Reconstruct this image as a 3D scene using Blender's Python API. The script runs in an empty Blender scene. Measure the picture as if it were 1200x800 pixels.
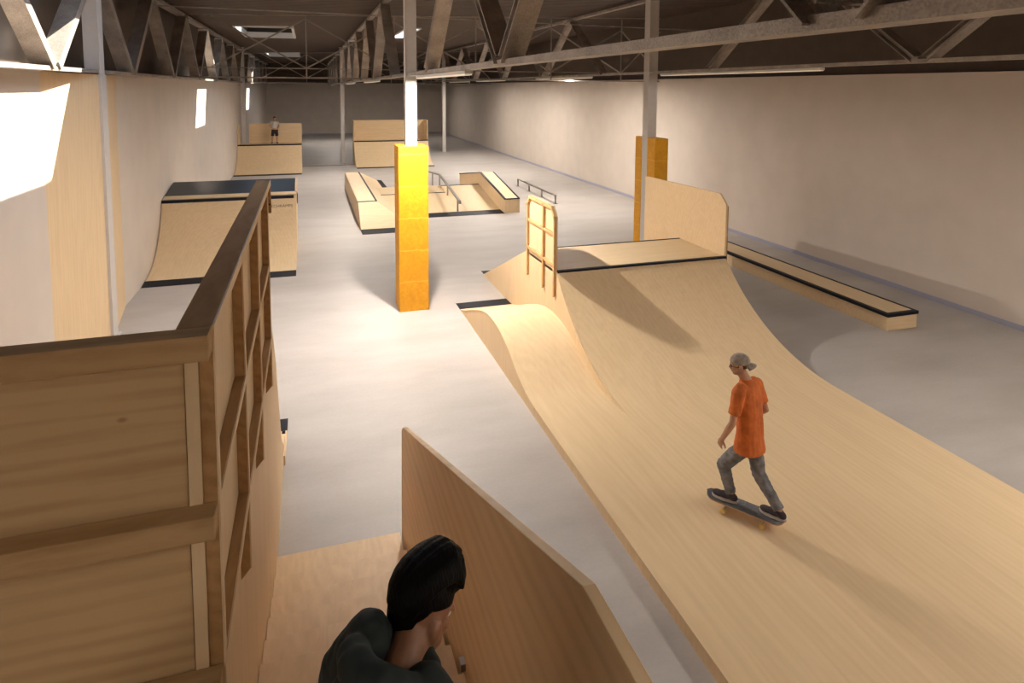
import bpy, bmesh, math, random
from mathutils import Vector, Matrix, noise
random.seed(7)
S = bpy.context.scene
COL = S.collection

# ------------------------------------------------------------------ camera
cd = bpy.data.cameras.new('camera')
cam = bpy.data.objects.new('camera', cd)
COL.objects.link(cam)
cd.sensor_width = 36.0
cd.lens = 22.463
cd.shift_y = -0.19253
cd.clip_start = 0.05
cd.clip_end = 300
RR = ((0.95250772, -0.30445396, 0.00606847), (-0.02069153, -0.08459163, -0.99620084), (0.30381063, 0.94876343, -0.0868738))
cam.matrix_world = Matrix(((RR[0][0], -RR[1][0], -RR[2][0], 0.0),
                           (RR[0][1], -RR[1][1], -RR[2][1], 0.0),
                           (RR[0][2], -RR[1][2], -RR[2][2], 5.0),
                           (0, 0, 0, 1)))
S.camera = cam

# ------------------------------------------------------------------ sky, sun, exposure
w = bpy.data.worlds.new('sky')
S.world = w
w.use_nodes = True
w.node_tree.nodes['Background'].inputs[0].default_value = (0.62, 0.78, 1.0, 1)
w.node_tree.nodes['Background'].inputs[1].default_value = 2.5
sd = bpy.data.lights.new('sun', 'SUN')
sd.energy = 26
sd.angle = math.radians(0.5)
sd.color = (1.0, 0.93, 0.82)
sun = bpy.data.objects.new('sun', sd)
COL.objects.link(sun)
SUN_DIR = Vector((-1.0, -0.65, -1.3)).normalized()
sun.rotation_euler = SUN_DIR.to_track_quat('-Z', 'Y').to_euler()
sun.location = (20, 20, 30)

S.view_settings.view_transform = 'Standard'
S.view_settings.look = 'None'
S.view_settings.gamma = 1
S.view_settings.use_curve_mapping = False
S.view_settings.exposure = 0.57
S.cycles.use_denoising = True
S.cycles.max_bounces = 10
S.cycles.diffuse_bounces = 6
S.cycles.sample_clamp_indirect = 8

def area(name, loc, sx, sy, power, color=(1, 0.91, 0.81), rot=(0, 0, 0), spread=180):
    l = bpy.data.lights.new(name, 'AREA')
    l.shape = 'RECTANGLE'
    l.size = sx
    l.size_y = sy
    l.energy = power
    l.color = color
    l.spread = math.radians(spread)
    o = bpy.data.objects.new(name, l)
    o.location = loc
    o.rotation_euler = rot
    COL.objects.link(o)
    return o

# strip lamps of the hall and added fill ones: x, y0, y1, z, power of the lamp
STRIPS = [
    (2.2, 8.9, 13.2, 5.185, 25),
    (10.15, 10.7, 17.0, 5.40, 20),
    (-3.62, 5.2, 9.3, 5.16, 30),
    (10.15, 22.0, 28.0, 5.40, 380),
    (2.2, 21.0, 26.0, 5.185, 280),  # unseen fill lamp, added to lift the hall behind the column
    (10.15, 33.0, 39.0, 5.40, 360),
    (2.2, 32.0, 38.0, 5.185, 270),  # another added fill, brightens the floor farther back
    (10.15, 41.0, 47.0, 5.40, 230),
    (10.15, -1.0, 5.0, 5.40, 300),  # added fill out of view, for the right foreground
    (2.2, -4.5, 1.0, 5.185, 60),  # fill lamp added behind the camera, for the near timber and stairs
    (-3.6, -4.5, 1.0, 5.16, 50),  # added fill out of view, for the back guard on the left
    (2.2, 56.0, 62.0, 5.185, 190),  # fill added to lift the dark far end of the hall
    (10.15, 58.0, 64.0, 5.40, 80),  # weaker fill, also added for the far end
]
KEY_POWER = 350

# ------------------------------------------------------------------ materials
def newmat(name):
    m = bpy.data.materials.new(name)
    m.use_nodes = True
    nt = m.node_tree
    b = nt.nodes['Principled BSDF']
    return m, nt, b

def N(nt, t, **k):
    n = nt.nodes.new(t)
    for a, v in k.items():
        setattr(n, a, v)
    return n

def ramp(nt, stops):
    r = N(nt, 'ShaderNodeValToRGB')
    e = r.color_ramp.elements
    while len(e) < len(stops):
        e.new(0.5)
    for i, (p, c) in enumerate(stops):
        e[i].position = p
        e[i].color = (c[0], c[1], c[2], 1)
    return r

def lin(c):
    return tuple((x / 12.92 if x <= 0.04045 else ((x + 0.055) / 1.055) ** 2.4) for x in [v / 255 for v in c])

def coords(nt, scale, rot=(0, 0, 0)):
    tc = N(nt, 'ShaderNodeTexCoord')
    mp = N(nt, 'ShaderNodeMapping')
    mp.inputs['Scale'].default_value = scale
    mp.inputs['Rotation'].default_value = rot
    nt.links.new(tc.outputs['Object'], mp.inputs[0])
    return mp

def wood(name, light, dark, scale=(6, 0.5, 6), rough=0.5, figure=0.5, knots=False, bump=0.02):
    m, nt, b = newmat(name)
    L = nt.links.new
    mp = coords(nt, scale)
    n1 = N(nt, 'ShaderNodeTexNoise')
    n1.inputs['Scale'].default_value = 1.3
    n1.inputs['Detail'].default_value = 5
    n1.inputs['Distortion'].default_value = 1.6
    L(mp.outputs[0], n1.inputs[0])
    mp2 = coords(nt, tuple(s * 5 for s in scale))
    n2 = N(nt, 'ShaderNodeTexNoise')
    n2.inputs['Scale'].default_value = 3
    n2.inputs['Detail'].default_value = 6
    L(mp2.outputs[0], n2.inputs[0])
    # cathedral figure: wave rings through distorted coordinates
    wv = N(nt, 'ShaderNodeTexWave', wave_type='RINGS', rings_direction='SPHERICAL')
    wv.inputs['Scale'].default_value = 0.9
    wv.inputs['Distortion'].default_value = 7
    wv.inputs['Detail'].default_value = 3
    wv.inputs['Detail Scale'].default_value = 1.2
    L(mp.outputs[0], wv.inputs[0])
    mx = N(nt, 'ShaderNodeMath', operation='MULTIPLY_ADD')
    L(wv.outputs['Fac'], mx.inputs[0])
    mx.inputs[1].default_value = 0.35 * figure
    L(n1.outputs['Fac'], mx.inputs[2])
    mx2 = N(nt, 'ShaderNodeMath', operation='MULTIPLY_ADD')
    L(n2.outputs['Fac'], mx2.inputs[0])
    mx2.inputs[1].default_value = 0.27
    L(mx.outputs[0], mx2.inputs[2])
    r = ramp(nt, [(0.32, dark), (0.90, light)])
    L(mx2.outputs[0], r.inputs[0])
    last = r.outputs[0]
    if knots:
        vm = coords(nt, (1.0, 1.0, 1.7))
        vo = N(nt, 'ShaderNodeTexVoronoi')
        vo.inputs['Scale'].default_value = 3.2
        L(vm.outputs[0], vo.inputs[0])
        kr = ramp(nt, [(0.03, (0.9, 0.9, 0.9)), (0.085, (0, 0, 0))])
        L(vo.outputs['Distance'], kr.inputs[0])
        mixk = N(nt, 'ShaderNodeMixRGB')
        L(kr.outputs[0], mixk.inputs[0])
        L(last, mixk.inputs[1])
        mixk.inputs[2].default_value = (dark[0] * 0.45, dark[1] * 0.35, dark[2] * 0.3, 1)
        last = mixk.outputs[0]
    L(last, b.inputs['Base Color'])
    b.inputs['Roughness'].default_value = rough
    b.inputs['Specular IOR Level'].default_value = 0.3
    bp = N(nt, 'ShaderNodeBump')
    bp.inputs['Strength'].default_value = 0.25
    bp.inputs['Distance'].default_value = bump * 0.05
    L(n2.outputs['Fac'], bp.inputs['Height'])
    L(bp.outputs[0], b.inputs['Normal'])
    return m

PLY_L, PLY_D = (0.74, 0.56, 0.345), (0.665, 0.485, 0.285)
M = {}
M['ply'] = wood('birch_plywood', PLY_L, PLY_D, (4, 0.35, 4), rough=0.52, figure=0.5)
M['ply_side'] = wood('birch_plywood_side', PLY_L, PLY_D, (4, 4, 0.5), rough=0.5, figure=0.5)
M['ply_x'] = wood('birch_plywood_cross', PLY_L, PLY_D, (0.5, 3.5, 4), rough=0.5, figure=0.5)
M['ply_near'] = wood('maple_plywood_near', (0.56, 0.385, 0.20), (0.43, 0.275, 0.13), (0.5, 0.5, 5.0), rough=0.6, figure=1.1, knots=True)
M['ply_near2'] = wood('birch_plywood_guard', (0.70, 0.50, 0.29), (0.58, 0.39, 0.21), (2.0, 0.35, 2.6), rough=0.5, figure=0.9)
M['pine'] = wood('pine_lumber', (0.46, 0.27, 0.12), (0.30, 0.155, 0.06), (5, 1.2, 5), rough=0.9, figure=0.6, knots=True)
M['stud'] = wood('light_lumber', (0.66, 0.42, 0.20), (0.54, 0.32, 0.14), (5, 1.2, 3), rough=0.55, figure=0.5)
M['pine_x'] = wood('pine_lumber_cross', (0.50, 0.325, 0.16), (0.34, 0.20, 0.085), (1.2, 5, 6), rough=0.9, figure=0.6, knots=True)
M['tread'] = wood('stair_plywood', (0.76, 0.56, 0.34), (0.64, 0.45, 0.26), (5, 1.5, 4), rough=0.5, figure=0.4)

def flat(name, c, rough=0.6, metal=0.0, var=0.0, scale=8, spec=0.5):
    m, nt, b = newmat(name)
    b.inputs['Roughness'].default_value = rough
    b.inputs['Metallic'].default_value = metal
    b.inputs['Specular IOR Level'].default_value = spec
    tc = coords(nt, (1, 1, 1))
    n = N(nt, 'ShaderNodeTexNoise')
    n.inputs['Scale'].default_value = scale
    n.inputs['Detail'].default_value = 5
    nt.links.new(tc.outputs[0], n.inputs[0])
    lo = tuple(x * (1 - var) for x in c)
    hi = tuple(min(1, x * (1 + var)) for x in c)
    r = ramp(nt, [(0.3, lo), (0.7, hi)])
    nt.links.new(n.outputs['Fac'], r.inputs[0])
    nt.links.new(r.outputs[0], b.inputs['Base Color'])
    return m

M['wall'] = flat('painted_wall', (0.62, 0.545, 0.475), 0.75, var=0.04, scale=1.2)
M['upper_wall'] = flat('upper_wall_metal', (0.085, 0.060, 0.044), 0.6, var=0.1, scale=3)
M['roof'] = flat('roof_deck', (0.085, 0.055, 0.038), 0.6, var=0.12, scale=2)
M['base'] = flat('baseboard_paint', (0.36, 0.36, 0.46), 0.45, var=0.03)
M['column'] = flat('column_paint', (0.60, 0.56, 0.53), 0.5, var=0.03)
M['black'] = flat('black_steel', (0.010, 0.012, 0.018), 0.55, var=0.2, spec=0.2)
M['black_deck'] = flat('black_coated_plywood', (0.012, 0.018, 0.027), 0.36, var=0.25, scale=1.5, spec=0.3)
M['dark'] = flat('dark_frame', (0.02, 0.018, 0.016), 0.7)
M['lining'] = flat('white_lining', (0.8, 0.8, 0.8), 0.6)
M['rail'] = flat('grey_steel_tube', (0.30, 0.28, 0.26), 0.4, metal=0.4)
M['lamp_body'] = flat('lamp_housing', (0.62, 0.58, 0.52), 0.5)
M['denim'] = flat('grey_denim', (0.17, 0.17, 0.18), 0.9, var=0.4, scale=14)
M['orange'] = flat('orange_cotton', (0.60, 0.15, 0.03), 0.85, var=0.2, scale=9)
M['hoodie'] = flat('dark_green_cotton', (0.010, 0.016, 0.014), 0.8, var=0.3, scale=12)
M['orange_collar'] = flat('orange_collar', (0.55, 0.10, 0.03), 0.85)
M['skin'] = flat('skin', (0.50, 0.27, 0.17), 0.5, var=0.08, scale=20)
M['skin_near'] = flat('skin_tanned', (0.27, 0.12, 0.06), 0.5, var=0.1, scale=25)
M['cap'] = flat('beige_cap', (0.36, 0.30, 0.25), 0.85, var=0.25, scale=25)
M['shoe'] = flat('dark_shoe_canvas', (0.045, 0.035, 0.045), 0.8, var=0.3, scale=40)
M['sole'] = flat('white_rubber', (0.62, 0.57, 0.52), 0.6)
M['grip'] = flat('grip_tape', (0.13, 0.13, 0.135), 0.85, var=0.25, scale=40)
M['deckwood'] = flat('skate_deck_wood', (0.50, 0.30, 0.14), 0.5, var=0.15)
M['wheel'] = flat('yellow_urethane', (0.75, 0.52, 0.16), 0.4)
M['truck'] = flat('truck_alloy', (0.45, 0.42, 0.38), 0.35, metal=0.8)
M['shorts'] = flat('black_cloth', (0.012, 0.012, 0.014), 0.9)
M['tee'] = flat('light_grey_tee', (0.50, 0.46, 0.42), 0.9, var=0.1)
M['eye'] = flat('eye_white', (0.7, 0.68, 0.65), 0.3)
M['lens'] = flat('dark_glasses', (0.01, 0.01, 0.012), 0.15)

def galvanised():
    m, nt, b = newmat('galvanised_steel')
    tc = coords(nt, (1, 1, 1))
    v = N(nt, 'ShaderNodeTexVoronoi')
    v.inputs['Scale'].default_value = 95
    nt.links.new(tc.outputs[0], v.inputs[0])
    n = N(nt, 'ShaderNodeTexNoise')
    n.inputs['Scale'].default_value = 3
    n.inputs['Detail'].default_value = 6
    nt.links.new(tc.outputs[0], n.inputs[0])
    ad = N(nt, 'ShaderNodeMath', operation='MULTIPLY_ADD')
    sp = N(nt, 'ShaderNodeSeparateColor')
    nt.links.new(v.outputs['Color'], sp.inputs[0])
    nt.links.new(sp.outputs[0], ad.inputs[0])
    ad.inputs[1].default_value = 0.3
    nt.links.new(n.outputs['Fac'], ad.inputs[2])
    r = ramp(nt, [(0.3, (0.20, 0.17, 0.145)), (0.95, (0.46, 0.40, 0.35))])
    nt.links.new(ad.outputs[0], r.inputs[0])
    nt.links.new(r.outputs[0], b.inputs['Base Color'])
    b.inputs['Metallic'].default_value = 0.25
    b.inputs['Roughness'].default_value = 0.5
    return m
M['steel'] = galvanised()

def concrete():
    m, nt, b = newmat('polished_concrete')
    L = nt.links.new
    a = coords(nt, (0.35, 0.9, 1))
    n1 = N(nt, 'ShaderNodeTexNoise')
    n1.inputs['Scale'].default_value = 1.1
    n1.inputs['Detail'].default_value = 7
    n1.inputs['Roughness'].default_value = 0.6
    L(a.outputs[0], n1.inputs[0])
    a2 = coords(nt, (1, 1, 1))
    n2 = N(nt, 'ShaderNodeTexNoise')
    n2.inputs['Scale'].default_value = 22
    n2.inputs['Detail'].default_value = 5
    L(a2.outputs[0], n2.inputs[0])
    mx = N(nt, 'ShaderNodeMath', operation='MULTIPLY_ADD')
    L(n2.outputs['Fac'], mx.inputs[0])
    mx.inputs[1].default_value = 0.18
    L(n1.outputs['Fac'], mx.inputs[2])
    r = ramp(nt, [(0.35, (0.375, 0.338, 0.312)), (0.85, (0.51, 0.475, 0.45))])
    L(mx.outputs[0], r.inputs[0])
    L(r.outputs[0], b.inputs['Base Color'])
    rr = N(nt, 'ShaderNodeMapRange')
    rr.inputs['To Min'].default_value = 0.38
    rr.inputs['To Max'].default_value = 0.62
    L(n1.outputs['Fac'], rr.inputs[0])
    L(rr.outputs[0], b.inputs['Roughness'])
    b.inputs['Specular IOR Level'].default_value = 0.35
    return m
M['floor'] = concrete()

def padding():
    m, nt, b = newmat('yellow_foam_padding')
    L = nt.links.new
    a = coords(nt, (1, 1, 1))
    n1 = N(nt, 'ShaderNodeTexNoise')
    n1.inputs['Scale'].default_value = 7
    n1.inputs['Detail'].default_value = 7
    n1.inputs['Distortion'].default_value = 1.5
    L(a.outputs[0], n1.inputs[0])
    # pale wavy seam marks every 0.45 m of height
    sx = N(nt, 'ShaderNodeSeparateXYZ')
    L(a.outputs[0], sx.inputs[0])
    n3 = N(nt, 'ShaderNodeTexNoise')
    n3.inputs['Scale'].default_value = 4
    L(a.outputs[0], n3.inputs[0])
    ad = N(nt, 'ShaderNodeMath', operation='MULTIPLY_ADD')
    L(n3.outputs['Fac'], ad.inputs[0])
    ad.inputs[1].default_value = 0.10
    L(sx.outputs['Z'], ad.inputs[2])
    md = N(nt, 'ShaderNodeMath', operation='PINGPONG')
    L(ad.outputs[0], md.inputs[0])
    md.inputs[1].default_value = 0.36
    sr = ramp(nt, [(0.0, (1, 1, 1)), (0.025, (0, 0, 0))])
    L(md.outputs[0], sr.inputs[0])
    r = ramp(nt, [(0.3, (0.68, 0.30, 0.008)), (0.75, (0.80, 0.39, 0.012))])
    L(n1.outputs['Fac'], r.inputs[0])
    mix = N(nt, 'ShaderNodeMixRGB')
    L(sr.outputs[0], mix.inputs[0])
    L(r.outputs[0], mix.inputs[1])
    mix.inputs[2].default_value = (0.82, 0.45, 0.04, 1)
    L(mix.outputs[0], b.inputs['Base Color'])
    b.inputs['Roughness'].default_value = 0.55
    bp = N(nt, 'ShaderNodeBump')
    bp.inputs['Strength'].default_value = 0.5
    bp.inputs['Distance'].default_value = 0.01
    L(n1.outputs['Fac'], bp.inputs['Height'])
    L(bp.outputs[0], b.inputs['Normal'])
    return m
M['pad'] = padding()

def emit(name, c, s):
    m, nt, b = newmat(name)
    b.inputs['Base Color'].default_value = (c[0], c[1], c[2], 1)
    b.inputs['Emission Color'].default_value = (c[0], c[1], c[2], 1)
    b.inputs['Emission Strength'].default_value = s
    return m
M['diffuser'] = emit('lamp_diffuser', (1.0, 0.86, 0.7), 0.2)
M['skypane'] = emit('daylight_pane', (0.75, 0.85, 1.0), 1.6)

def hairmat():
    m, nt, b = newmat('black_hair')
    a = coords(nt, (60, 12, 12))
    n = N(nt, 'ShaderNodeTexNoise')
    n.inputs['Scale'].default_value = 3
    n.inputs['Detail'].default_value = 5
    nt.links.new(a.outputs[0], n.inputs[0])
    r = ramp(nt, [(0.3, (0.0015, 0.0012, 0.001)), (0.8, (0.006, 0.0045, 0.004))])
    nt.links.new(n.outputs['Fac'], r.inputs[0])
    nt.links.new(r.outputs[0], b.inputs['Base Color'])
    b.inputs['Roughness'].default_value = 0.5
    b.inputs['Specular IOR Level'].default_value = 0.08
    bp = N(nt, 'ShaderNodeBump')
    bp.inputs['Strength'].default_value = 0.9
    bp.inputs['Distance'].default_value = 0.004
    nt.links.new(n.outputs['Fac'], bp.inputs['Height'])
    nt.links.new(bp.outputs[0], b.inputs['Normal'])
    return m
M['hair'] = hairmat()

# ------------------------------------------------------------------ mesh helpers
class MB:
    """collects shapes given in world coordinates"""
    def __init__(s):
        s.v = []
        s.f = []
    def add(s, vs, fs):
        o = len(s.v)
        s.v += [tuple(p) for p in vs]
        s.f += [tuple(i + o for i in f) for f in fs]
        return s
    def box(s, x0, x1, y0, y1, z0, z1):
        vs = [(x, y, z) for x in (x0, x1) for y in (y0, y1) for z in (z0, z1)]
        return s.add(vs, [(0, 1, 3, 2), (4, 6, 7, 5), (0, 4, 5, 1), (2, 3, 7, 6), (0, 2, 6, 4), (1, 5, 7, 3)])
    def prism_x(s, poly, x0, x1):
        """poly = (y,z) list, extruded along x"""
        n = len(poly)
        vs = [(x0, y, z) for y, z in poly] + [(x1, y, z) for y, z in poly]
        fs = [tuple(range(n)), tuple(range(2 * n - 1, n - 1, -1))]
        fs += [(i, i + n, (i + 1) % n + n, (i + 1) % n) for i in range(n)]
        return s.add(vs, fs)
    def prism_y(s, poly, y0, y1):
        n = len(poly)
        vs = [(x, y0, z) for x, z in poly] + [(x, y1, z) for x, z in poly]
        fs = [tuple(range(n)), tuple(range(2 * n - 1, n - 1, -1))]
        fs += [(i, i + n, (i + 1) % n + n, (i + 1) % n) for i in range(n)]
        return s.add(vs, fs)
    def prism_z(s, poly, z0, z1):
        n = len(poly)
        vs = [(x, y, z0) for x, y in poly] + [(x, y, z1) for x, y in poly]
        fs = [tuple(range(n)), tuple(range(2 * n - 1, n - 1, -1))]
        fs += [(i, i + n, (i + 1) % n + n, (i + 1) % n) for i in range(n)]
        return s.add(vs, fs)
    def beam(s, p0, p1, wx, wn):
        """rectangular bar p0-p1 in a plane x = const: wx across x, wn across the bar"""
        p0, p1 = Vector(p0), Vector(p1)
        d = (p1 - p0).normalized()
        sx = Vector((1, 0, 0)) if abs(d.x) < 0.9 else Vector((0, 1, 0))
        n = d.cross(sx).normalized()
        sx = n.cross(d).normalized()
        vs = []
        for p in (p0, p1):
            for a, b in ((-1, -1), (1, -1), (1, 1), (-1, 1)):
                vs.append(p + sx * (a * wx / 2) + n * (b * wn / 2))
        return s.add(vs, [(0, 3, 2, 1), (4, 5, 6, 7), (0, 1, 5, 4), (1, 2, 6, 5), (2, 3, 7, 6), (3, 0, 4, 7)])
    def hbeam(s, p0, p1, wx, wn, t=0.014):
        """H section: two flanges wide across x, web in the truss plane"""
        p0, p1 = Vector(p0), Vector(p1)
        d = (p1 - p0).normalized()
        sx = Vector((1, 0, 0))
        n = d.cross(sx).normalized()
        for k in (-1, 1):
            s.beam(p0 + n * k * (wn / 2 - t / 2), p1 + n * k * (wn / 2 - t / 2), wx, t)
        s.beam(p0, p1, t, wn - 2 * t)
        return s
    def tube(s, pts, r, seg=8, caps=True):
        pts = [Vector(p) for p in pts]
        rings = []
        for i, p in enumerate(pts):
            a = pts[max(0, i - 1)]
            b = pts[min(len(pts) - 1, i + 1)]
            d = (b - a).normalized()
            u = d.orthogonal() if abs(d.z) > 0.95 else d.cross(Vector((0, 0, 1)))
            u.normalize()
            w2 = d.cross(u)
            rad = r[i] if isinstance(r, (list, tuple)) else r
            rings.append([p + (u * math.cos(t) + w2 * math.sin(t)) * rad for t in [2 * math.pi * k / seg for k in range(seg)]])
        vs = [q for ring in rings for q in ring]
        fs = []
        for i in range(len(pts) - 1):
            for k in range(seg):
                fs.append((i * seg + k, i * seg + (k + 1) % seg, (i + 1) * seg + (k + 1) % seg, (i + 1) * seg + k))
        if caps:
            fs.append(tuple(range(seg - 1, -1, -1)))
            fs.append(tuple((len(pts) - 1) * seg + k for k in range(seg)))
        return s.add(vs, fs)
    def ball(s, c, r, sx=1, sy=1, sz=1, rot=None, seg=16, rings=10):
        c = Vector(c)
        vs = []
        for i in range(rings + 1):
            th = math.pi * i / rings
            for k in range(seg):
                ph = 2 * math.pi * k / seg
                p = Vector((math.sin(th) * math.cos(ph) * sx, math.sin(th) * math.sin(ph) * sy, math.cos(th) * sz)) * r
                if rot is not None:
                    p = rot @ p
                vs.append(c + p)
        fs = []
        for i in range(rings):
            for k in range(seg):
                a, b = i * seg + k, i * seg + (k + 1) % seg
                fs.append((a, a + seg, b + seg, b))
        return s.add(vs, fs)
    def build(s, name, mat, parent=None, smooth=False, bevel=0.0, loc=None):
        root = parent
        while root is not None and root.parent is not None:
            root = root.parent
        off = Vector(root.location) if root is not None else Vector(loc or (0, 0, 0))
        me = bpy.data.meshes.new(name)
        me.from_pydata([tuple(Vector(p) - off) for p in s.v], [], s.f)
        me.materials.append(mat)
        bm = bmesh.new()
        bm.from_mesh(me)
        bmesh.ops.remove_doubles(bm, verts=bm.verts, dist=1e-6)
        bmesh.ops.recalc_face_normals(bm, faces=bm.faces)
        bm.to_mesh(me)
        bm.free()
        if smooth:
            for p in me.polygons:
                p.use_smooth = True
        o = bpy.data.objects.new(name, me)
        COL.objects.link(o)
        if parent is not None:
            o.parent = parent
        else:
            o.location = off
        if bevel:
            md = o.modifiers.new('bevel', 'BEVEL')
            md.width = bevel
            md.segments = 2
            md.limit_method = 'ANGLE'
        return o

def tag(o, label=None, cat=None, group=None, kind=None):
    if label:
        o['label'] = label
    if cat:
        o['category'] = cat
    if group:
        o['group'] = group
    if kind:
        o['kind'] = kind
    return o

def thing(name, loc, label, cat, group=None):
    o = bpy.data.objects.new(name, None)
    o.empty_display_size = 0.2
    o.location = loc
    COL.objects.link(o)
    return tag(o, label, cat, group)

def struct(name, mb, mat):
    return tag(mb.build(name, mat), kind='structure')

# ------------------------------------------------------------------ room shell
XL, XR, Y0, Y1 = -4.05, 14.2, -6.0, 71.0
ROOF = 7.45
def rz(x):
    return ROOF + 0.03 * (x + 3.9)
struct('floor', MB().box(XL - 0.45, XR + 0.45, Y0, Y1 + 0.2, -0.15, 0.0), M['floor'])
struct('wall_left', MB().box(XL - 0.3, XL, Y0, Y1, 0, 5.24), M['wall'])
struct('trim_1', MB().box(XL - 0.5, XL - 0.3, Y0, Y1, 0, ROOF + 0.9), M['upper_wall'])
struct('wall_right', MB().box(XR, XR + 0.3, Y0, 52.4, 0, 5.43).box(XR + 0.14, XR + 0.3, 52.4, Y1, 0, 5.43), M['wall'])
struct('trim_2', MB().box(XR + 0.3, XR + 0.5, Y0, Y1, 0, ROOF + 0.9), M['upper_wall'])
struct('wall_back', MB().box(XL - 0.5, XR + 0.5, Y1, Y1 + 0.3, 0, 5.5), M['wall'])
struct('trim_3', MB().box(XL - 0.5, XR + 0.5, Y1 + 0.12, Y1 + 0.3, 5.5, ROOF + 0.9), M['upper_wall'])
struct('wall_front', MB().box(XL - 0.5, XR + 0.5, Y0 - 0.3, Y0, 0, ROOF + 0.9), M['wall'])
struct('baseboard_right', MB().box(XR - 0.025, XR, Y0, 52.4, 0, 0.11).box(XR + 0.115, XR + 0.14, 52.4, Y1, 0, 0.11), M['base'])
struct('baseboard_back', MB().box(XL, XR, Y1 - 0.025, Y1, 0, 0.11), M['base'])
struct('trim_4', MB().box(XL, 2.9, 42.35, 42.47, 0, 0.012), M['dark'])

# corrugated roof deck with cut-outs; ribs run across the hall
SKY = [(-2.75, -0.58, 8.2, 14.45), (-2.75, -0.58, 28.7, 34.4), (-2.75, -0.55, 50.0, 55.5)]
def deck_strip(mb, x0, x1, ya, yb):
    p = 0.30
    ys, zs = [], []
    k0 = int(math.floor(ya / p)) - 1
    for k in range(k0, int(math.ceil(yb / p)) + 1):
        for dy, dz in ((0.0, 0.0), (0.15, 0.0), (0.175, 0.05), (0.275, 0.05)):
            y = k * p + dy
            if ya <= y <= yb:
                ys.append(y)
                zs.append(dz)
    if ys[0] > ya:
        ys.insert(0, ya); zs.insert(0, zs[0])
    if ys[-1] < yb:
        ys.append(yb); zs.append(zs[-1])
    n = len(ys)
    vs = [(x0, y, rz(x0) + z) for y, z in zip(ys, zs)] + [(x1, y, rz(x1) + z) for y, z in zip(ys, zs)]
    mb.add(vs, [(i, i + 1, i + 1 + n, i + n) for i in range(n - 1)])
cb = MB()
deck_strip(cb, XL - 0.5, -2.75, Y0, Y1 + 0.3)
deck_strip(cb, 0.0, XR + 0.5, Y0, Y1 + 0.3)
ya = Y0
for x0, x1, a, b in SKY:
    deck_strip(cb, -2.75, 0.0, ya, a)
    if x1 < 0:
        deck_strip(cb, x1, 0.0, a, b)
    ya = b
deck_strip(cb, -2.75, 0.0, ya, Y1 + 0.3)
ceil = struct('ceiling', cb, M['roof'])
# light-tight roof build-up above the deck, round the openings
rb = MB()
def slab(x0, x1, y0, y1):
    rb.prism_y([(x0, rz(x0) + 0.06), (x0, rz(x0) + 0.3), (x1, rz(x1) + 0.3), (x1, rz(x1) + 0.06)], y0, y1)
SX0, SX1 = -2.75, -0.55
slab(XL - 0.5, SX0 - 0.1, Y0 - 0.3, Y1 + 0.3)
slab(0.1, XR + 0.5, Y0 - 0.3, Y1 + 0.3)
ya = Y0 - 0.3
for x0, x1, a, b in SKY:
    slab(SX0 - 0.1, 0.1, ya, a - 0.1)
    if x1 < 0:
        slab(x1 + 0.1, 0.1, a - 0.1, b + 0.1)
    ya = b + 0.1
slab(SX0 - 0.1, 0.1, ya, Y1 + 0.3)
struct('trim_5', rb, M['roof'])

LBL = ['skylight opening in the left bay roof above the near ramp', 'larger bright skylight in the left bay ceiling', 'smaller, farther skylight in the left bay ceiling']
for i, (x0, x1, a, b) in enumerate(SKY):
    t = bpy.data.objects.new('window_%d' % (i + 1), None)
    t.location = (x0, a, ROOF)
    COL.objects.link(t)
    tag(t, LBL[i], kind='structure')
    for (z0, z1, mt, nm) in ((ROOF, ROOF + 0.27, 'lining', 'lining'), (ROOF + 0.271, ROOF + 0.50, 'dark', 'upstand')):
        m = MB()
        m.box(x0 - 0.1, x0, a - 0.1, b + 0.1, z0, z1).box(x1, x1 + 0.1, a - 0.1, b + 0.1, z0, z1)
        m.box(x0, x1, a - 0.1, a, z0, z1).box(x0, x1, b, b + 0.1, z0, z1)
        m.build(nm, M[mt], t)
    # unseen covers, added to shorten the sun patches on the left wall
    if i == 1:
        MB().box(x0, x1, 31.2, b, ROOF + 0.46, ROOF + 0.5).build('sun_blocker', M['dark'], t)
    if i == 2:
        MB().box(x0, x1, a + 2.4, b, ROOF + 0.46, ROOF + 0.5).build('sun_blocker', M['dark'], t)
# middle bay: closed daylight panes
for i, (a, b) in enumerate(((29.3, 34.8),)):
    t = bpy.data.objects.new('window_4', None)
    t.location = (4.4, a, 7.6)
    COL.objects.link(t)
    tag(t, 'small daylight panel in the middle bay ceiling beside the central white column', kind='structure')
    m = MB()
    zz = rz(4.6) - 0.05
    m.box(4.3, 4.4, a, b, zz, zz + 0.1).box(4.9, 5.0, a, b, zz, zz + 0.1).box(4.3, 5.0, a - 0.1, a, zz, zz + 0.1).box(4.3, 5.0, b, b + 0.1, zz, zz + 0.1)
    m.build('frame', M['lining'], t)
    MB().box(4.4, 4.9, a, b, zz + 0.01, zz + 0.05).build('pane', M['skypane'], t)

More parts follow.
